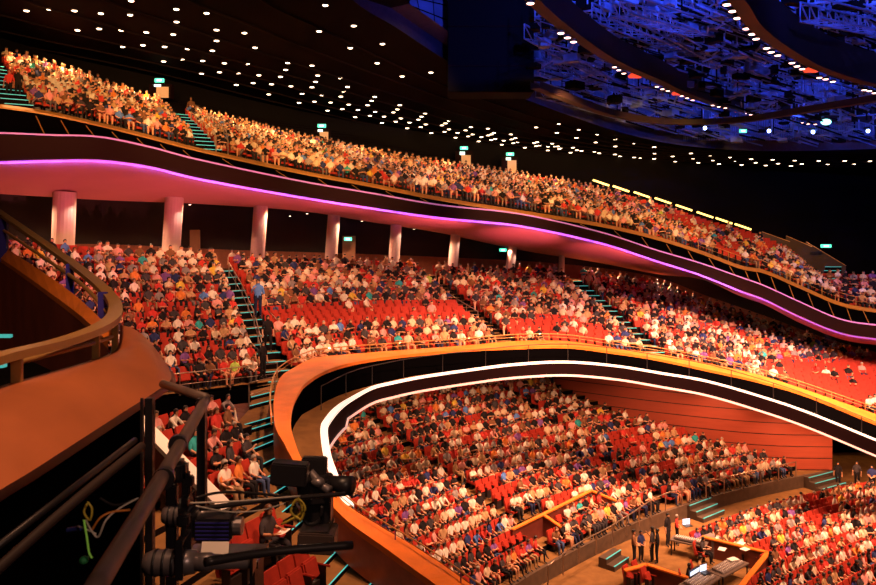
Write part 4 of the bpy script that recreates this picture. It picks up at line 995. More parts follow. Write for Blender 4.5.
# tower walls behind the rigging
sk = [p + Vector((0, 2.2, .4)) for p in Es[6:]]
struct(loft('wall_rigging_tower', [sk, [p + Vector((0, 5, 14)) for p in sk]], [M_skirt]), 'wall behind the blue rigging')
struct(meshobj('ceiling_grid_deck', [(-10, 20, 38), (60, 20, 38), (60, 75, 40), (-10, 75, 40)], [(0, 1, 2, 3)], M_rigdark), 'dark deck above the rigging')
# dark hanging box masses at the opening's near end
for k, (u0, v0, u1, v1, d, lb) in enumerate(((448, -40, 534, 92, 44, 'large dark hanging enclosure left of the blue rigging'), (340, -60, 408, -2, 40, 'dark hanging enclosure beside the bright blue panel'))):
    a = P(u0, v1, d); b = P(u1, v0, d); m_ = MB(); c = (a + b) / 2; m_.box((0, 1.2, 0), (b.x - a.x, 2.4, abs(b.z - a.z)), None, 0, .05)
    for q in range(3): m_.box((0, -.03, -abs(b.z - a.z) * .3 + q * abs(b.z - a.z) * .3), (abs(b.x - a.x), .06, .07), None, 1)
    o = m_.build('hanging_enclosure', [M_rigdark, M_fascia]); o.location = c; tag(o, ['large dark hanging enclosure beside the blue rigging', 'dark hanging enclosure above the ceiling edge'][k], 'enclosure')
# bright blue translucent screen panel
a, b, c, d = P(395, -20, 46), P(447, -20, 46), P(447, 38, 46), P(408, 14, 46)
root = empty('blue_screen_panel', a); o = meshobj('panel', [q - a for q in (a, b, c, d)], [(0, 1, 2, 3)], mat('blue_screen', (.18, .24, .55), .6, noise=.3, nscale=.8), root); so = o.modifiers.new('s', 'SOLIDIFY'); so.thickness = .1
m_ = MB()
for t in (.2, .45, .7): m_.beam(a.lerp(d, t) - a + Vector((0, -.12, 0)), b.lerp(c, t) - a + Vector((0, -.12, 0)), .06, .06)
for t in (.35, .7): m_.beam(a.lerp(b, t) - a + Vector((0, -.12, 0)), d.lerp(c, t) - a + Vector((0, -.12, 0)), .05, .05)
m_.build('frame', M_rigdark, root); tag(root, 'bright blue lit panel with dark bars beside the hanging enclosure', 'panel')
# lighting trusses
random.seed(3)
def truss(a, b, w, label):
    root = empty('lighting_truss', a); L = b - a; n_ = max(3, int(L.length / .9)); nx = L.cross(Vector((0, 0, 1))).normalized() * w; up = Vector((0, 0, w))
    ch = MB()
    for o1 in (-nx + up, nx + up, -nx - up, nx - up): ch.beam(o1, L + o1, .07, .07)
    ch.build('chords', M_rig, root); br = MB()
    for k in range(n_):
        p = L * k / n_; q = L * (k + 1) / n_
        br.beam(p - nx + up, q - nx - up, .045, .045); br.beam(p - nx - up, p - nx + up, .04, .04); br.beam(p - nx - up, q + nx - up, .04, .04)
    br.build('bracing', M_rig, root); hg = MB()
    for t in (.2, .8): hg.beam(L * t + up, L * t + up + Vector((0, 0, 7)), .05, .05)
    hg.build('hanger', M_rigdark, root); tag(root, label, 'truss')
TR = [((530, 30, 40), (610, 75, 46)), ((545, 55, 45), (640, 100, 51)), ((600, 10, 33), (700, 55, 44)), ((620, 5, 30), (720, 35, 42)), ((640, 90, 50), (760, 104, 55)), ((690, 50, 42), (800, 86, 52)), ((770, 30, 36), (876, 60, 48)), ((800, 88, 50), (890, 92, 52)), ((540, 90, 48), (640, 118, 54)), ((650, 15, 36), (745, 70, 46)), ((810, 10, 30), (900, 30, 38)), ((700, 104, 54), (800, 98, 56))]
for k, (a, b) in enumerate(TR): truss(P(*a), P(*b), .38, 'blue-lit lighting truss, %s of twelve in the ceiling opening counted from the hanging enclosure' % ordw(k + 1))
# countless pipes, clamps and plates of the grid: nobody could count them
m_ = MB()
poly = [(534, 0), (876, 0), (900, 60), (900, 140), (760, 142), (680, 136), (620, 122), (560, 100), (534, 88)]
cnt = 0
while cnt < 2300:
    u = random.uniform(534, 900); v = random.uniform(-10, 142)
    if not in_poly(u, v, poly): continue
    k = (HV - v) / F; dmax = onceil(u, v).y * 1.0 + 2; d = random.uniform(max(32, dmax * .66), dmax)
    p = P(u, v, d)
    if p.z < CA + CB * p.x + CC * p.y - 1.2: continue
    cnt += 1; typ = random.random(); dirx = Vector((.86, .42 + random.uniform(-.1, .1), -.14 + random.uniform(-.05, .05)))
    if typ < .52: m_.beam(p, p + dirx * random.uniform(.4, 3.0), random.uniform(.03, .08), random.uniform(.03, .12), random.choice((0, 0, 1)))
    elif typ < .72: m_.beam(p, p + Vector((0, 0, random.uniform(.5, 2.6))), .07, .07, random.choice((0, 0, 1)))
    elif typ < .86: m_.beam(p, p + Vector((random.uniform(-.4, 1.2), -.8, random.uniform(-.2, .4))), .08, .08, 0)
    else: m_.box(p, (random.uniform(.3, 1.2), random.uniform(.3, .8), random.uniform(.15, .5)), Matrix.Rotation(random.uniform(0, 3), 3, 'Z'), random.choice((0, 1, 1)))
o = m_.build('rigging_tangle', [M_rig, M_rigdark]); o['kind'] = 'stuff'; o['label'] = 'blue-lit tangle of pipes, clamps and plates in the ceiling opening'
# vertical slats of the far tower wall
m_ = MB()
for k in range(150):
    u = 640 + k * 1.75; p = onceil(u, 141); m_.beam(Vector((p.x, p.y + 1.2, p.z + .2)), Vector((p.x, p.y + 1.2, p.z + random.uniform(1.5, 2.4))), .06, .05)
o = m_.build('wall_slats', [M_rig]); o['kind'] = 'structure'
# ring lamps
RL = [(378, 14), (397, 36), (413, 59), (443, 94), (462, 112), (475, 128), (510, 159), (525, 172), (547, 183), (594, 208), (611, 219), (628, 228), (685, 257), (706, 262), (730, 270), (834, 298), (851, 301), (868, 308), (5, 222), (19, 232), (36, 243), (146, 287), (164, 295), (182, 301), (228, 318), (246, 325), (264, 332), (331, 349), (351, 354), (373, 358), (438, 376), (457, 380), (478, 384), (627, 407), (648, 411), (672, 412)]
RLp = [(613 + x / 3.32, y / 3.32) for x, y in RL] + [(350 + x / 3.32, y / 3.32) for x, y in ((599, 10), (700, 109), (722, 124), (742, 138))]
for k, (u, v) in enumerate(RLp):
    d = min((24.6 - CZ) * F / (HV - v), 50) if k < 18 else min((25 - CZ) * F / (HV - v) * .98, 52)
    o = link(bpy.data.objects.new('ring_lamp', DLP)); o.location = P(u, v, d); o.scale = (.8, .8, .8)
    if 18 <= k < 36: o.scale = (.65, .65, .65)
    tag(o, 'round pinkish lamp hung in threes along the ring beams', 'lamp', 'lamps in threes along the ring beams')
for x, y in ((75, 252), (217, 310), (423, 367), (660, 233)):
    u = 613 + x / 3.32; v = y / 3.32; m_ = MB(); m_.box((0, 0, 0), (.7, .5, .18), None, 0, .05); m_.box((0, 0, .12), (.5, .3, .1), None, 1); o = m_.build('red_lamp', [M_redlamp, M_rigdark]); o.location = P(u, v, (25.2 - CZ) * F / (HV - v)); tag(o, 'small dim red lamp between groups of ring lamps', 'lamp', 'red lamps by the ring beams')
for k, (u, v) in enumerate(((705, 128), (769, 131), (813, 132), (868, 131))):
    root = empty('moving_light', P(u, v, 51)); m_ = MB(); m_.box((0, .15, .22), (.3, .3, .14), None, 0, .02); m_.build('base', M_eq, root)
    m_ = MB(); m_.ell((0, 0, 0), (.13, .10, .13), 10, 8); m_.build('lens', M_bluestar, root); tag(root, ['bright blue-white lamp nearest the thin ring beam start', 'second bright blue-white lamp along the tower wall', 'third bright blue-white lamp along the tower wall', 'bright blue-white lamp at the frame edge'][k], 'lamp')
random.seed(11)
# small downlights in the soffit gap
for k, (u, v, d) in enumerate(((190, 204.5, 46), (307, 213.5, 50), (336, 217, 52), (362, 221, 53), (414, 229, 55), (290, 216, 52), (290 + 665 / 2.92, 200 + 28 / 2.92, 56))):
    o = link(bpy.data.objects.new('soffit_lamp', DLM)); o.location = P(u, v, d); o.scale = (.5, .5, .5); tag(o, 'tiny lamp at the inner edge of the pink underside', 'downlight', 'tiny lamps under the top balcony')

# ------------------------------------------------------------------ near box: apron, rails, pipes
def tubeobj(name, pts, r, m, parent=None, n=12, flat=None, sm=6):
    q = MB(); q.tube(smooth_path(pts, sm) if len(pts) > 2 else pts, r, n, flat=flat); return q.build(name, m, parent, n > 4)
rail = [(-60, 380, 3.8), (0, 358, 4.2), (60, 343, 4.8), (100, 328, 5.4), (115, 314, 6.2), (111, 298, 7.2), (88, 276, 8.3), (50, 248, 10), (0, 213, 12.2), (-50, 178, 14.6)]
root = empty('box_handrail', P(0, 380, 4.3)); org = root.location.copy()
tubeobj('top_rail', [P(*q) - org for q in rail], .068, M_bronze, root, n=4, flat=(1.15, .5))
tubeobj('mid_rail', [P(*q) - org for q in ((20, 362, 4.55), (60, 352, 4.95), (97, 342, 5.45), (114, 336, 6.2))], .016, M_bronze, root)
tubeobj('mid_rail', [P(*q) - org for q in ((108, 312, 7.2), (80, 283, 8.4), (40, 255, 10.2), (0, 228, 12.2))], .022, M_bronze, root)
for (u, v0, v1, d, w, mm) in ((17, 350, 408, 4.35, .062, M_bronze), (96, 332, 361, 5.4, .052, M_bronze), (115, 318, 353, 6.1, .05, M_bronze), (103, 292, 322, 7.3, .085, M_bluelit), (70, 264, 303, 8.9, .085, M_bluelit), (3, 219, 262, 12.0, .14, M_bluelit)):
    a = P(u, v0, d); b = P(u, v1, d); q = MB(); q.box((a + b) / 2 - org, (w, w * .5, abs(a.z - b.z)), None, 0, .004); q.build('post', mm, root)
tag(root, 'curved bronze handrail around the near box', 'handrail')
# apron (convex wood canopy)
A_ = [(-80, 410, 3.6), (0, 386, 4.25), (24, 379, 4.45), (68, 367, 4.95), (100, 357, 5.5), (116, 350, 6.0), (119, 340, 6.3), (120, 325, 6.9)]
B_ = [(-80, 540, 2.9), (0, 490, 3.3), (30, 472, 3.5), (80, 440, 3.95), (125, 411, 4.5), (155, 392, 5.0), (171, 379, 5.5), (168, 366, 6.2)]
Ac = smooth_path([P(*q) for q in A_], 6); Bc = smooth_path([P(*q) for q in B_], 6)
crv = []
for t in [k / 8 for k in range(9)]:
    crv.append([a.lerp(b, t) + Vector((0, -.02, .16)) * math.sin(PI * t) * .55 for a, b in zip(Ac, Bc)])
def drop_to(c, z): return [Vector((p.x, p.y, z)) for p in c]
ap = empty('box_apron', Ac[8])
def sub_loft(nm, curves, m, parent): 
    return loft(nm, [[p - parent.location for p in c] for c in curves], [m], parent)
sub_loft('canopy', crv, M_apron, ap); sub_loft('edge', [crv[-1], down(crv[-1], .05), [p + Vector((0, .1, -.05)) for p in crv[-1]]], M_darkwood, ap)
tag(ap, 'curved orange-brown wood apron of the near box', 'apron')
# dark skirt under the apron
u140 = [q for q in Bc if proj(q)[0] < 141]
struct(loft('wall_box_skirt', [[p + Vector((0, .12, -.03)) for p in u140], [Vector((p.x, p.y + .12, p.z - 3.2)) for p in u140]], [M_black], smooth=False), 'black wall under the apron')
# box parapet running away, with its wood face
Pt = smooth_path([P(*q) for q in ((-60, 205, 15.5), (0, 244, 12.5), (63, 286, 8.9), (104, 322, 7.0), (117, 337, 6.4))], 6)
Pb = smooth_path([P(*q) for q in ((-60, 222, 14.8), (0, 258, 12), (60, 300, 8.4), (90, 324, 6.8), (108, 342, 6.2))], 6)
struct(loft('wall_box_face', [[Vector((p.x, p.y, p.z - .03)) for p in Pb], [Vector((p.x + .05, p.y, p.z - 1.6)) for p in Pb]], [mat('box_face_wood', (.42, .085, .04), .5, noise=.3, nscale=1.5)], smooth=False), 'dark red wood face inside the near box')
struct(loft('trim_box_ledge', [Pt, Pb, down(Pb, .06)], [M_orange], smooth=False), 'orange ledge of the near box')
struct(meshobj('floor_box', [P(-150, 392, 3.9) + Vector((0, 0, -.35)), Pb[-1] + Vector((0, 0, -.45)), Pb[8] + Vector((0, 0, -1.2)), P(-150, 330, 10)], [(0, 1, 2, 3)], M_riser), 'dark floor inside the near box')
for k, (u, v, d, l) in enumerate(((-12, 365, 4.9, .22), (-10, 336, 7.5, .42))):
    m_ = MB(); m_.box((0, 0, 0), (l, .05, .03)); o = m_.build('trim_floor_light', M_led_teal); o.location = P(u, v, d); struct(o)
# rig frame
root = empty('rigging_frame', P(202, 400, 4.2)); org = root.location.copy()
tubeobj('diagonal_pipe', [P(205, 401, 4.15) - org, P(160, 480, 2.75) - org, P(88, 600, 1.75) - org], .0275, M_pipe, root, n=16)
tubeobj('top_pipe', [P(163, 384, 4.9) - org, P(206, 398, 4.15) - org], .026, M_pipe, root, n=12)
tubeobj('rear_pipe', [P(142, 446, 3.4) - org, P(70, 505, 2.9) - org, P(-20, 585, 2.5) - org], .019, mat('dim_pipe', (.05, .028, .022), .6), root, n=12)
tubeobj('rear_pipe', [P(-20, 560, 2.5) - org, P(135, 440, 3.6) - org], .014, M_dsteel, root, n=8)
for (u, v0, v1, d, w) in ((150, 398, 640, 3.7, .037), (202, 398, 522, 4.1, .045), (142, 398, 640, 3.6, .012)):
    a = P(u, v0, d); b = P(u, v1, d); q = MB(); q.box((a + b) / 2 - org, (w, w, abs(a.z - b.z))); q.build('upright', M_eq, root)
for (u, v, d) in ((178, 444, 3.25), (164, 478, 2.8)):
    c = P(u, v, d) - org; dr = (P(160, 480, 2.75) - P(205, 401, 4.15)).normalized(); q = MB(); q.tube([c - dr * .018, c + dr * .018], .040, 14); q.build('collar', M_eq, root)
for pts, r in ((((200, 509, 3.4), (270, 500, 3.6), (345, 494, 3.8)), .011), (((205, 562, 2.6), (270, 552, 2.75), (352, 545, 2.9)), .016), (((195, 498, 3.3), (230, 492, 3.4), (300, 498, 3.6)), .006)):
    tubeobj('outrigger', [P(*q) - org for q in pts], r, M_dsteel, root)
tag(root, 'dark pipe frame with a thick diagonal pipe below the near box', 'rigging frame')
# thin wires across the frame
root = empty('cable_run', P(215, 500, 3.3)); org = root.location.copy()
tubeobj('cable', [P(*q) - org for q in ((190, 503, 3.25), (240, 501, 3.35), (300, 496, 3.5))], .004, M_cablew, root, n=6)
tubeobj('cable', [P(*q) - org for q in ((196, 506, 3.2), (230, 512, 3.3), (262, 510, 3.4), (285, 503, 3.5))], .003, M_cablew, root, n=6)
for k, pts in enumerate((((300, 500, 3.55), (302, 510, 3.56), (298, 516, 3.56), (290, 520, 3.56), (282, 524, 3.5)), ((303, 503, 3.5), (296, 500, 3.5), (291, 512, 3.5), (301, 520, 3.5)), ((298, 498, 3.5), (305, 508, 3.5), (300, 522, 3.5)))):
    tubeobj('cable', [P(*q) - org for q in pts], .006, M_cabley, root, n=6)
tag(root, 'pale and yellow cables running to the broadcast camera', 'cable')
root = empty('cable_bundle', P(90, 510, 1.9)); org = root.location.copy()
for pts, mm, r in ((((88, 502, 1.95), (84, 512, 1.93), (90, 520, 1.92), (92, 509, 1.92), (88, 502, 1.92)), M_cabley, .0025), (((86, 520, 1.92), (90, 528, 1.9), (98, 537, 1.9), (106, 520, 1.9), (120, 508, 1.95), (138, 498, 2.0)), M_cablew, .0022), (((84, 520, 1.9), (87, 538, 1.9), (89, 552, 1.9), (92, 558, 1.9)), M_cableg, .0025),
                    (((78, 526, 1.92), (88, 530, 1.9), (96, 534, 1.9)), M_cablew, .002), (((100, 498, 2.0), (115, 505, 2.0), (135, 500, 2.0)), M_dsteel, .003), (((92, 530, 1.9), (100, 518, 1.9), (112, 512, 1.92), (130, 510, 1.95)), M_orangecable, .0025)):
    tubeobj('cable', [P(*q) - org for q in pts], r, mm, root, n=6)
q = MB(); q.ell(P(84, 560, 1.92) - org, (.012, .012, .01), 8, 6); q.build('connector', mat('green_plug', (.03, .25, .08), .4), root)
q = MB(); q.tube([P(68, 530, 1.95) - org, P(80, 528, 1.93) - org], .006, 8); q.build('connector', mat('blue_plug', (.04, .06, .35), .4), root)
tag(root, 'looped yellow and white cables with a green plug hanging on the black wall', 'cable')
# spotlights on the frame
def spotlight(u, v, d, length, r, label, ang=0.0, nozzle=True):
    p = P(u, v, d); root = empty('stage_spotlight', p); root.rotation_euler = (0, .0, ang)
    q = MB(); q.tube([(-length * .5, 0, 0), (-length * .42, 0, 0), (-length * .1, 0, 0), (0, 0, 0)], [r * .72, r, r, r * .86], 18); q.build('lamp_house', M_eqgrey, root, True)
    q = MB()
    for k in range(4): q.tube([(-length * .40 + k * length * .09, 0, 0), (-length * .375 + k * length * .09, 0, 0)], r * 1.07, 18)
    q.build('cooling_rings', M_eq, root, True)
    q = MB(); q.tube([(0, 0, 0), (length * .14, 0, 0), (length * .16, 0, 0), (length * .55, 0, -.006)], [r * .72, r * .72, r * .6, r * .5], 16); lt_ = q.build('lens_tube', M_eqgrey, root, True)
    q = MB(); q.box((length * .56, 0, 0), (.012, r * 1.7, r * 1.7), None, 0, .003); q.build('filter_holder', M_eq, lt_)
    q = MB(); q.box((-length * .12, r * 1.2, r * .6), (.03, .006, r * 3)); q.box((-length * .12, -r * 1.2, r * .6), (.03, .006, r * 3)); q.box((-length * .12, 0, r * 2.1), (.03, r * 2.4, .006)); q.build('yoke', M_eq, root)
    q = MB(); q.tube([(-length * .12, 0, r * 2.1), (-length * .12, 0, r * 3.2)], .012, 8); q.box((-length * .12, 0, r * 3.4), (.05, .05, .05), None, 0, .008); q.build('clamp', M_eq, root)
    tag(root, label, 'spotlight'); return root
spotlight(196, 562, 3.15, .42, .052, 'lower grey stage spotlight with long nozzle aimed past the seats', .05)
spotlight(196, 515, 3.5, .30, .046, 'upper grey stage spotlight clamped behind the thick pipe', .02)
root = empty('stage_spotlight', P(216, 526, 3.45)); q = MB(); q.box((0, 0, 0), (.17, .12, .10), None, 0, .01)
for k in range(5): q.box((.0, -.061, -.035 + k * .018), (.15, .004, .006), None, 1)
q.build('lamp_house', [M_eq, M_bluelit], root); q = MB(); q.box((-.105, 0, 0), (.03, .15, .16), None, 0, .01); q.build('yoke', M_eq, root); q = MB(); q.tube([(.085, 0, 0), (.12, 0, 0)], .04, 14); q.build('lens_tube', M_eqgrey, root); tag(root, 'boxy black lamp with blue-tinted fins between the two spotlights', 'spotlight')
root = empty('lamp_bracket', P(186, 505, 3.5)); q = MB(); q.box((0, 0, -.05), (.03, .05, .42), None, 0, .008); q.build('arm', M_eq, root); q = MB(); q.box((-.05, 0, .16), (.11, .09, .10), None, 0, .02); q.build('hood', M_eq, root); q = MB(); q.box((-.07, .02, -.16), (.05, .05, .5), None, 0, .008); q.build('arm', M_eq, root); q = MB(); q.tube([(-.02, 0, -.01), (.02, 0, -.01)], .055, 14); q.build('joint', M_eq, root); tag(root, 'black bracket arm holding the stage spotlights', 'bracket')
# broadcast camera
root = empty('broadcast_camera', P(316, 540, 5.4)); org = root.location.copy()
def cpart(nm, u0, v0, u1, v1, d, dep, m, rz=0, bev=.01):
    a = P(u0, v0, d); b = P(u1, v1, d); q = MB(); q.box((a + b) / 2 - org, (abs(b.x - a.x), dep, abs(b.z - a.z)), Matrix.Rotation(rz, 3, 'Y'), 0, bev); return q.build(nm, m, root)
cpart('monitor', 272, 462, 308, 484, 5.2, .12, M_eq, .08); cpart('monitor', 302, 457, 327, 478, 5.5, .08, M_eq, .02); cpart('camera_body', 300, 478, 332, 500, 5.4, .22, M_eq, -.1); cpart('pan_head', 305, 498, 332, 520, 5.4, .16, M_eq, 0)
cpart('base_plate', 303, 524, 332, 530, 5.4, .3, M_eq); cpart('counterweight', 300, 528, 336, 548, 5.35, .24, mat('warm_dark_metal', (.07, .045, .04), .45), .05)
q = MB(); q.tube([P(328, 482, 5.4) - org, P(338, 484, 5.35) - org, P(351, 486, 5.3) - org], [.05, .055, .068], 16); q.build('lens', M_eq, root, True)
q = MB(); q.tube([P(310, 472, 5.3) - org, P(322, 486, 5.3) - org, P(330, 490, 5.25) - org], .03, 8); q.ell(P(318, 482, 5.28) - org, (.05, .04, .035), 10, 6); q.build('focus_motor', M_eqgrey, root, True)
tubeobj('cable', [P(*z_) - org for z_ in ((312, 498, 5.3), (302, 512, 5.3), (308, 524, 5.3), (320, 520, 5.3), (322, 506, 5.3))], .014, M_eq, root)
q = MB(); 
for a, b in (((318, 548, 5.4), (304, 640, 5.6)), ((320, 548, 5.4), (352, 640, 5.2)), ((318, 548, 5.4), (322, 640, 6.0))): 
    pass
tubeobj('column', [P(318, 524, 5.4) - org, P(318, 552, 5.4) - org], .03, M_eq, root)
tag(root, 'black broadcast camera with monitors on a pan head in front of the parapet', 'camera')
# white ledge in front of the lower terrace
a, b = P(136, 415, 19), P(228, 508, 16.2); t = (b - a); nx = Vector((t.y, -t.x, 0)).normalized() * .17
root = empty('white_ledge', a); q = MB(); q.add([-nx, t - nx, t + nx, nx, -nx - Vector((0, 0, .12)), t - nx - Vector((0, 0, .12)), t + nx - Vector((0, 0, .12)), nx - Vector((0, 0, .12))], [(0, 1, 2, 3), (7, 6, 5, 4), (0, 4, 5, 1), (3, 2, 6, 7)]); q.build('top', M_paper, root)
q = MB(); q.add([nx * .6 - Vector((0, 0, .12)), t + nx * .6 - Vector((0, 0, .12)), t + nx * .6 - Vector((0, 0, 1.1)), nx * .6 - Vector((0, 0, 1.1))], [(0, 1, 2, 3)]); q.build('panel', M_darkwood, root); tag(root, 'long white topped ledge in front of the lower terrace seats', 'ledge')
q = MB(); q.box((0, 0, 0), (.42, .42, .01)); o = q.build('paper_sheet', M_paper); o.location = P(215, 549, 12); o.rotation_euler = (.5, 0, .2); tag(o, 'bright white sheet lying between the two stage spotlights', 'paper')
q = MB(); q.box((0, 0, -.06), (1.6, .7, .1)); q.box((-.7, 0, -1.08), (.08, .6, 1.96)); q.box((.7, 0, -1.08), (.08, .6, 1.96)); o = q.build('operator_table', M_eq); o.location = P(213, 552, 12.1); tag(o, 'black table under the bright white sheet', 'table')

# ------------------------------------------------------------------ place people and seats: the largest 300 one by one, the rest as masses
def visible(p, h=1.0):
    u, v = proj(p + Vector((0, 0, h)))
    if not (0 <= u <= 876 and 0 <= v <= 585): return False
    if in_poly(u, v, [(0, 600), (0, 385), (118, 320), (172, 378), (140, 405), (140, 600)]): return False
    return True
# hand-placed near people own the seat they sit on
hand = [s for s in SPEC if s['must'] and s['pose'].startswith('sit') and s['pos'].z > 8.8]
for s in hand:
    near_ = min(SEATS, key=lambda q: (q['pos'] - s['pos']).length)
    s['pos'] = near_['pos'].copy(); s['ang'] = near_['ang'] + random.uniform(-.08, .08); near_['occ'] = True; near_['owned'] = True
keep = []
for s in SPEC:
    if not s['must'] and any((s['pos'] - h['pos']).length < .45 for h in hand): continue
    if not s['must'] and not (-25 < proj(s['pos'])[0] < 985): continue
    keep.append(s)
SPEC = keep
def size_key(s):
    return s['pos'].y
cand = [s for s in SPEC if s['must']]
rest = sorted([s for s in SPEC if not s['must'] and visible(s['pos'])], key=size_key)
ind = cand + rest[:300 - len(cand)]
ids = {id(s) for s in ind}
labels = set()
for k, s in enumerate(ind):
    if not s['must'] and s['pos'].y < 33.5: s['parts'] = True
    instance_person(s)
mass = [s for s in SPEC if id(s) not in ids]
PAL = list(M_skin) + list(M_shirt.values()) + list(M_pants.values()) + list(M_hair.values()) + [M_shoe]
PI_ = {m.name: k for k, m in enumerate(PAL)}
def mass_mesh(name, items, mats):
    """items: (verts Nx3, faces, material ids)"""
    nv = sum(len(v) for v, f, i in items)
    co = np.concatenate([v for v, f, i in items]); loops = []; starts = []; totals = []; mi = []; off = 0; L = 0
    for v, f, i in items:
        for fc in f:
            starts.append(L); totals.append(len(fc)); L += len(fc)
        loops.append(np.fromiter((k for fc in f for k in fc), dtype=np.int32) + off); mi += i; off += len(v)
    me = bpy.data.meshes.new(name); me.vertices.add(nv); me.vertices.foreach_set('co', co.astype(np.float32).ravel())
    me.loops.add(L); me.loops.foreach_set('vertex_index', np.concatenate(loops)); me.polygons.add(len(starts)); me.polygons.foreach_set('loop_start', starts)
    for m in mats: me.materials.append(m)
    me.polygons.foreach_set('material_index', mi); me.polygons.foreach_set('use_smooth', [True] * len(starts)); me.update(calc_edges=True); me.validate()
    return link(bpy.data.objects.new(name, me))
def xf(V, pos, ang, sc_):
    c, s = math.cos(ang), math.sin(ang); R = np.array([[c, -s, 0], [s, c, 0], [0, 0, 1]], dtype=np.float32)
    return (V * np.array(sc_, dtype=np.float32)) @ R.T + np.array(tuple(pos), dtype=np.float32)
items = []
for s in mass:
    V, fc, mi = LO[(s['pose'], s['style'])]
    lut = {SKIN: PI_[M_skin[s['skin']].name], SHIRT: PI_[M_shirt[s['shirt']].name], PANT: PI_[M_skin[s['skin']].name] if s['bare'] else PI_[M_pants[s['pants']].name], HAIR: PI_[M_hair[s['hair']].name], SHOE: PI_[M_shoe.name], EYE: 0}
    items.append((xf(V, s['pos'], s['ang'], (s['scale'],) * 3), fc, [lut[q] for q in mi]))
if items:
    o = mass_mesh('seated_crowd', items, PAL); o['kind'] = 'stuff'; o['label'] = 'hundreds of smaller seated audience members on all three tiers'
for s in SEATS: s.setdefault('must', False)
vis = sorted([s for s in SEATS if not s['must'] and visible(s['pos'], .6)], key=lambda s: s['pos'].y * (1.3 if s['occ'] else 1.0))
mustS = [s for s in SEATS if s['must']]
indS = mustS + vis[:300 - len(mustS)]; idsS = {id(s) for s in indS}
for s in indS:
    if s['pos'].y < 27: s['parts'] = True
    instance_seat(s)
items = []
for s in SEATS:
    if id(s) in idsS: continue
    V, fc, mi = LS[not s['occ']]; q_ = s.get('sc', 1); items.append((xf(V, s['pos'], s['ang'], (G * q_, G * q_, G * q_)), fc, list(mi)))
if items:
    o = mass_mesh('seat_rows', items, [M_seat, M_seatback, M_seatleg]); o['kind'] = 'stuff'; o['label'] = 'remaining red theatre seats on all three tiers'
    for p_ in o.data.polygons: p_.use_smooth = False
print('PEOPLE', len(SPEC), 'SEATS', len(SEATS), 'max depth individual', max(s['pos'].y for s in ind), max(s['pos'].y for s in indS))

# ------------------------------------------------------------------ lights
def spot(loc, target, e, col, size=100, blend=.8, rad=.3, name='spot'):
    l = bpy.data.lights.new(name, 'SPOT'); l.energy = e; l.color = col; l.spot_size = math.radians(size); l.spot_blend = blend; l.shadow_soft_size = rad
    if name == 'ring_and_added_spot' and loc[0] > 5 and loc[1] > 26: loc = (loc[0], loc[1], min(loc[2], 23.3))
    o = bpy.data.objects.new(name, l); o.location = loc; o.rotation_euler = (Vector(target) - Vector(loc)).to_track_quat('-Z', 'Y').to_euler(); link(o)
def point(loc, e, col, rad=.3, name='glow'):
    l = bpy.data.lights.new(name, 'POINT'); l.energy = e; l.color = col; l.shadow_soft_size = rad
    o = bpy.data.objects.new(name, l); o.location = loc; link(o)
def area(loc, target, e, col, sx, sy, name='cove', spread=80):
    l = bpy.data.lights.new(name, 'AREA'); l.shape = 'RECTANGLE'; l.size = sx; l.size_y = sy; l.energy = e; l.color = col; l.spread = math.radians(spread)
    o = bpy.data.objects.new(name, l); o.location = loc; d = (Vector(target) - Vector(loc)).normalized()
    return o, d
ORG = (1, .46, .15)
for u, v, e in ((60, 30, 3100), (150, 50, 3100), (230, 70, 3100), (300, 80, 3100), (380, 100, 3100), (460, 115, 3100), (540, 132, 3800), (620, 142, 2600), (700, 152, 1500), (780, 158, 1100), (860, 160, 1100), (25, 10, 3100)):
    p = onceil(u, v) - Vector((0, 0, .4)); spot(p, p + Vector((0, -1.5, -10)), e, ORG, 110, .7, .15, 'ceiling_spot')
WM = (1, .48, .27)
# fittings on the ring beams and added spots, aimed steeply down on the seating
for x, y, z, tx, ty, tz, e in ((-6, 27, 27, -13, 37, 11, 15000), (-1, 31, 26, -5, 42, 11, 14500), (8, 35, 25, 5, 46, 11, 14500), (17, 37, 25, 17, 49, 9, 15000), (24, 36, 25, 26, 48, 7, 9500),
                               (9, 31, 25, 0, 41, 4, 36000), (14, 34, 25, 7, 45, 3, 36000), (20, 36, 25, 15, 48, 2, 40000), (25, 33, 24.5, 24, 42, 0, 42000), (28, 40, 23.4, 24, 48, .5, 24000), (21, 40, 23.4, 18, 49, 2, 22000), (33, 36, 23, 30, 46, 0, 26000), (27, 30, 24.5, 20, 36, 0, 22000), (15, 28, 25, 10, 37, 0, 22000), (1, 19, 27, -7, 25, 9.3, 17000), (3, 15, 26, -3.5, 19, 8.5, 9000)):
    spot((x, y, z), (tx, ty, tz), e, WM, 62, .9, .25, 'ring_and_added_spot')
for x, y, z, tx, ty, tz, e in ((-14, 24, 28.5, -20, 41, 23, 12000), (-6, 29, 27.5, -13, 45, 22, 12000), (0, 33, 27, -6, 50, 21, 12000), (7, 36, 26.5, 3, 54, 20, 12000), (15, 38, 26, 12, 55, 19, 11000), (22, 39, 25.5, 20, 55, 17, 8000), (29, 38, 25, 29, 53, 14, 7000)):
    spot((x, y, z), (tx, ty, tz), e, ORG, 58, .8, .25, 'ring_and_added_spot')  # added spots lighting the top rows from the front
for u, d in ((20, 39), (110, 42), (190, 45), (270, 48), (350, 50.5), (430, 52.5), (510, 54.5), (590, 55), (660, 54)):
    k = min(range(len(ci)), key=lambda q: abs(proj(ci[q])[0] - u)); p = ci[k].lerp(cs[k], .10) - Vector((0, 0, .35)); spot(p, p + Vector((.0, -.9, -3)), 900, (1, .50, .26), 165, .5, .1, 'soffit_spot')
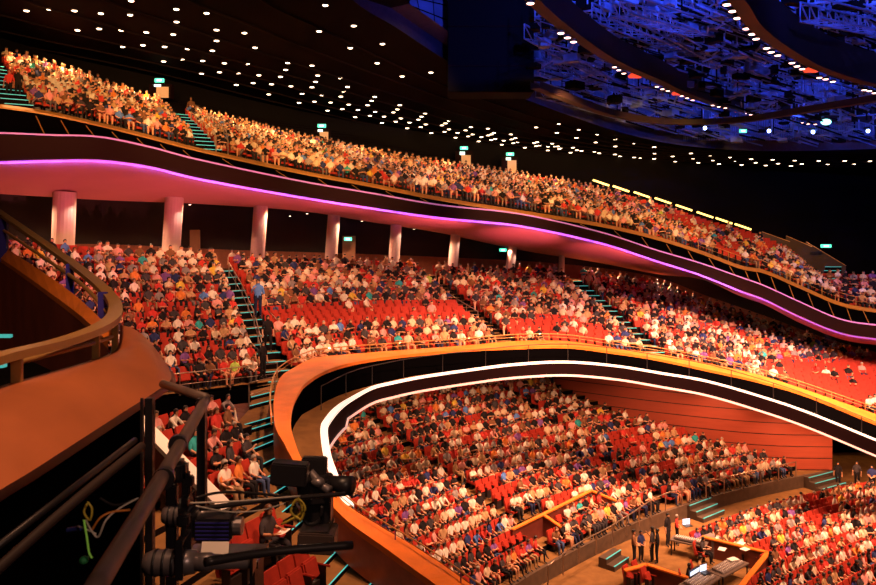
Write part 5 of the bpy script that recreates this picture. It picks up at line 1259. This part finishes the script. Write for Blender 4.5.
for u in (360, 430, 500, 560, 620, 690, 760, 825, 880, 935):
    k = min(range(len(l2)), key=lambda q: abs(proj(l2[q])[0] - u)); p = l2[k] - nn[k] * sgn * 6.5 + Vector((0, 0, -.3)); spot(p, p + Vector((.3, .3, -3)), 1300 if u > 500 else 1000, (1, .46, .24), 150, .6, .1, 'stalls_spot')
for x, y in ((14, 52.6), (18.5, 50.6), (24, 48.6)): spot((x, y, 5.8 if x > 15 else 7.0), (x + 1.2, y + 3.2, 2.5), 110, (1, .42, .22), 120, .8, .1, 'wall_washer')
# coloured cove lights under the edge of the top balcony, washing the underside
for k in range(4, len(cs) - 4, 5):
    a_ = cs[k]; b_ = cs[min(k + 5, len(cs) - 1)]; L_ = (b_ - a_).length; mid_ = (a_ + b_) / 2 + Vector((0, .12, -.22)); tgt = ci[k].lerp(cs[k], .72)
    inw = ci[k] - cs[k]; inw.z = 0; inw.normalize() if inw.length > .3 else None
    if k > 104: inw = Vector((0, 1, 0))
    base_ = (a_ + b_) / 2
    for col, e, sy, off_, tg_ in (((.36, .14, 1.0), (8.5 if k < 100 else 1.6) * L_, .08, Vector((0, 0, -.34)) - inw * .15, inw * 1.0 + Vector((0, 0, .62))),):
        mid_ = base_ + off_; tg_ = mid_ + tg_
        o, d = area(mid_, tg_, e * (1 if k < 110 else .4), col, L_ * .95, sy)
        X = (b_ - a_).normalized(); Z = -d; Z = (Z - X * Z.dot(X)).normalized(); Y = Z.cross(X)
        o.matrix_world = Matrix(((X.x, Y.x, Z.x, mid_.x), (X.y, Y.y, Z.y, mid_.y), (X.z, Y.z, Z.z, mid_.z), (0, 0, 0, 1))); link(o)
# added pink uplights at the parapet of the middle balcony, tinting the underside above
for u, e in ((279, 7000), (285, 7000), (330, 7000), (400, 6200), (470, 6200), (540, 5600), (610, 4500)):
    k = min(range(40, len(oS)), key=lambda q: abs(proj(oS[q])[0] - u)); p = oS[k] + Vector((0, 0, .35))
    ut = {279: 20, 285: 110, 330: 210, 400: 320, 470: 420, 540: 520, 610: 610}[u]
    q = min(range(len(ci)), key=lambda z_: abs(proj(ci[z_])[0] - ut)); t_ = ci[q].lerp(cs[q], .62) + Vector((0, 0, .5))
    spot(p, t_, e, (1, .17, .20), 44, 1.0, .1, 'added_soffit_uplight')
for (a, ub, vb, d, dia, _) in CO[:7]:
    tp = P(a[0], a[1] + 2, d); spot(tp + Vector((dia * .95, -.5, -.1)), tp + Vector((dia * .25, -.1, -2.2)), 95, (1, .66, .45), 100, .8, .06, 'column_spot')
# blue work lights in the opening, aimed up into the rigging
for x, y, z, tx, ty, tz, e, w_ in ((6, 10, 26.8, 5, 45, 33, 28000, 46), (16, 12, 26.8, 16, 48, 34, 34000, 50), (26, 14, 26.8, 27, 50, 34, 34000, 50), (34, 22, 26.5, 36, 50, 34, 14000, 60), (10, 24, 36.5, 14, 46, 28.5, 17000, 90), (22, 26, 36.5, 26, 48, 28.5, 17000, 90), (28, 40, 36.5, 30, 54, 27, 9000, 90), (16, 38, 36.5, 17, 52, 27, 9000, 90), (34, 30, 36, 36, 48, 28.5, 3500, 80),
                               (24, 50, 24.6, 24, 58, 29, 650, 100), (31, 50, 24.6, 32, 58, 29, 650, 100), (18, 50, 24.8, 17, 58, 29, 500, 100)):
    spot((x, y, z), (tx, ty, tz), e * .72, (.085, .12, 1.0), w_, .9, .3, 'blue_work_light')
spot((-1, 2, 23), (-3.8, 6, 16), 1900, (1, .52, .28), 70, .8, .3, 'added_box_spot')  # added warm spot above the near box, to lift apron and rail
spot((2.0, -1, 18.5), (-.9, 3, 15.8), 190, (1, .62, .45), 60, .8, .2, 'added_rig_fill')  # added fill on the foreground gear
spot((-1.5, 6.5, 18.2), P(75, 285, 8.6), 60, (.10, .14, 1.0), 24, .6, .05, 'added_blue_spot')  # added small spot standing in for blue stage light on the posts

w = bpy.data.worlds.new('World'); sc.world = w; w.use_nodes = True
w.node_tree.nodes['Background'].inputs[0].default_value = (.30, .08, .07, 1); w.node_tree.nodes['Background'].inputs[1].default_value = .012

cam = bpy.data.cameras.new('Camera'); co_ = bpy.data.objects.new('Camera', cam); link(co_)
co_.location = (0, 0, CZ); co_.rotation_euler = (math.radians(90), 0, 0)
cam.sensor_width = 36; cam.lens = F / 876 * 36; cam.shift_y = -(292.5 - HV) / 876; cam.clip_end = 300; cam.clip_start = .05
cam.dof.use_dof = True; cam.dof.focus_distance = 40; cam.dof.aperture_fstop = 7
sc.camera = co_
sc.view_settings.view_transform = 'Standard'; sc.view_settings.look = 'None'; sc.view_settings.gamma = 1; sc.view_settings.use_curve_mapping = False
sc.view_settings.exposure = 0
sc.cycles.use_denoising = True; sc.cycles.max_bounces = 4; sc.cycles.diffuse_bounces = 2; sc.cycles.glossy_bounces = 2; sc.cycles.sample_clamp_indirect = 4
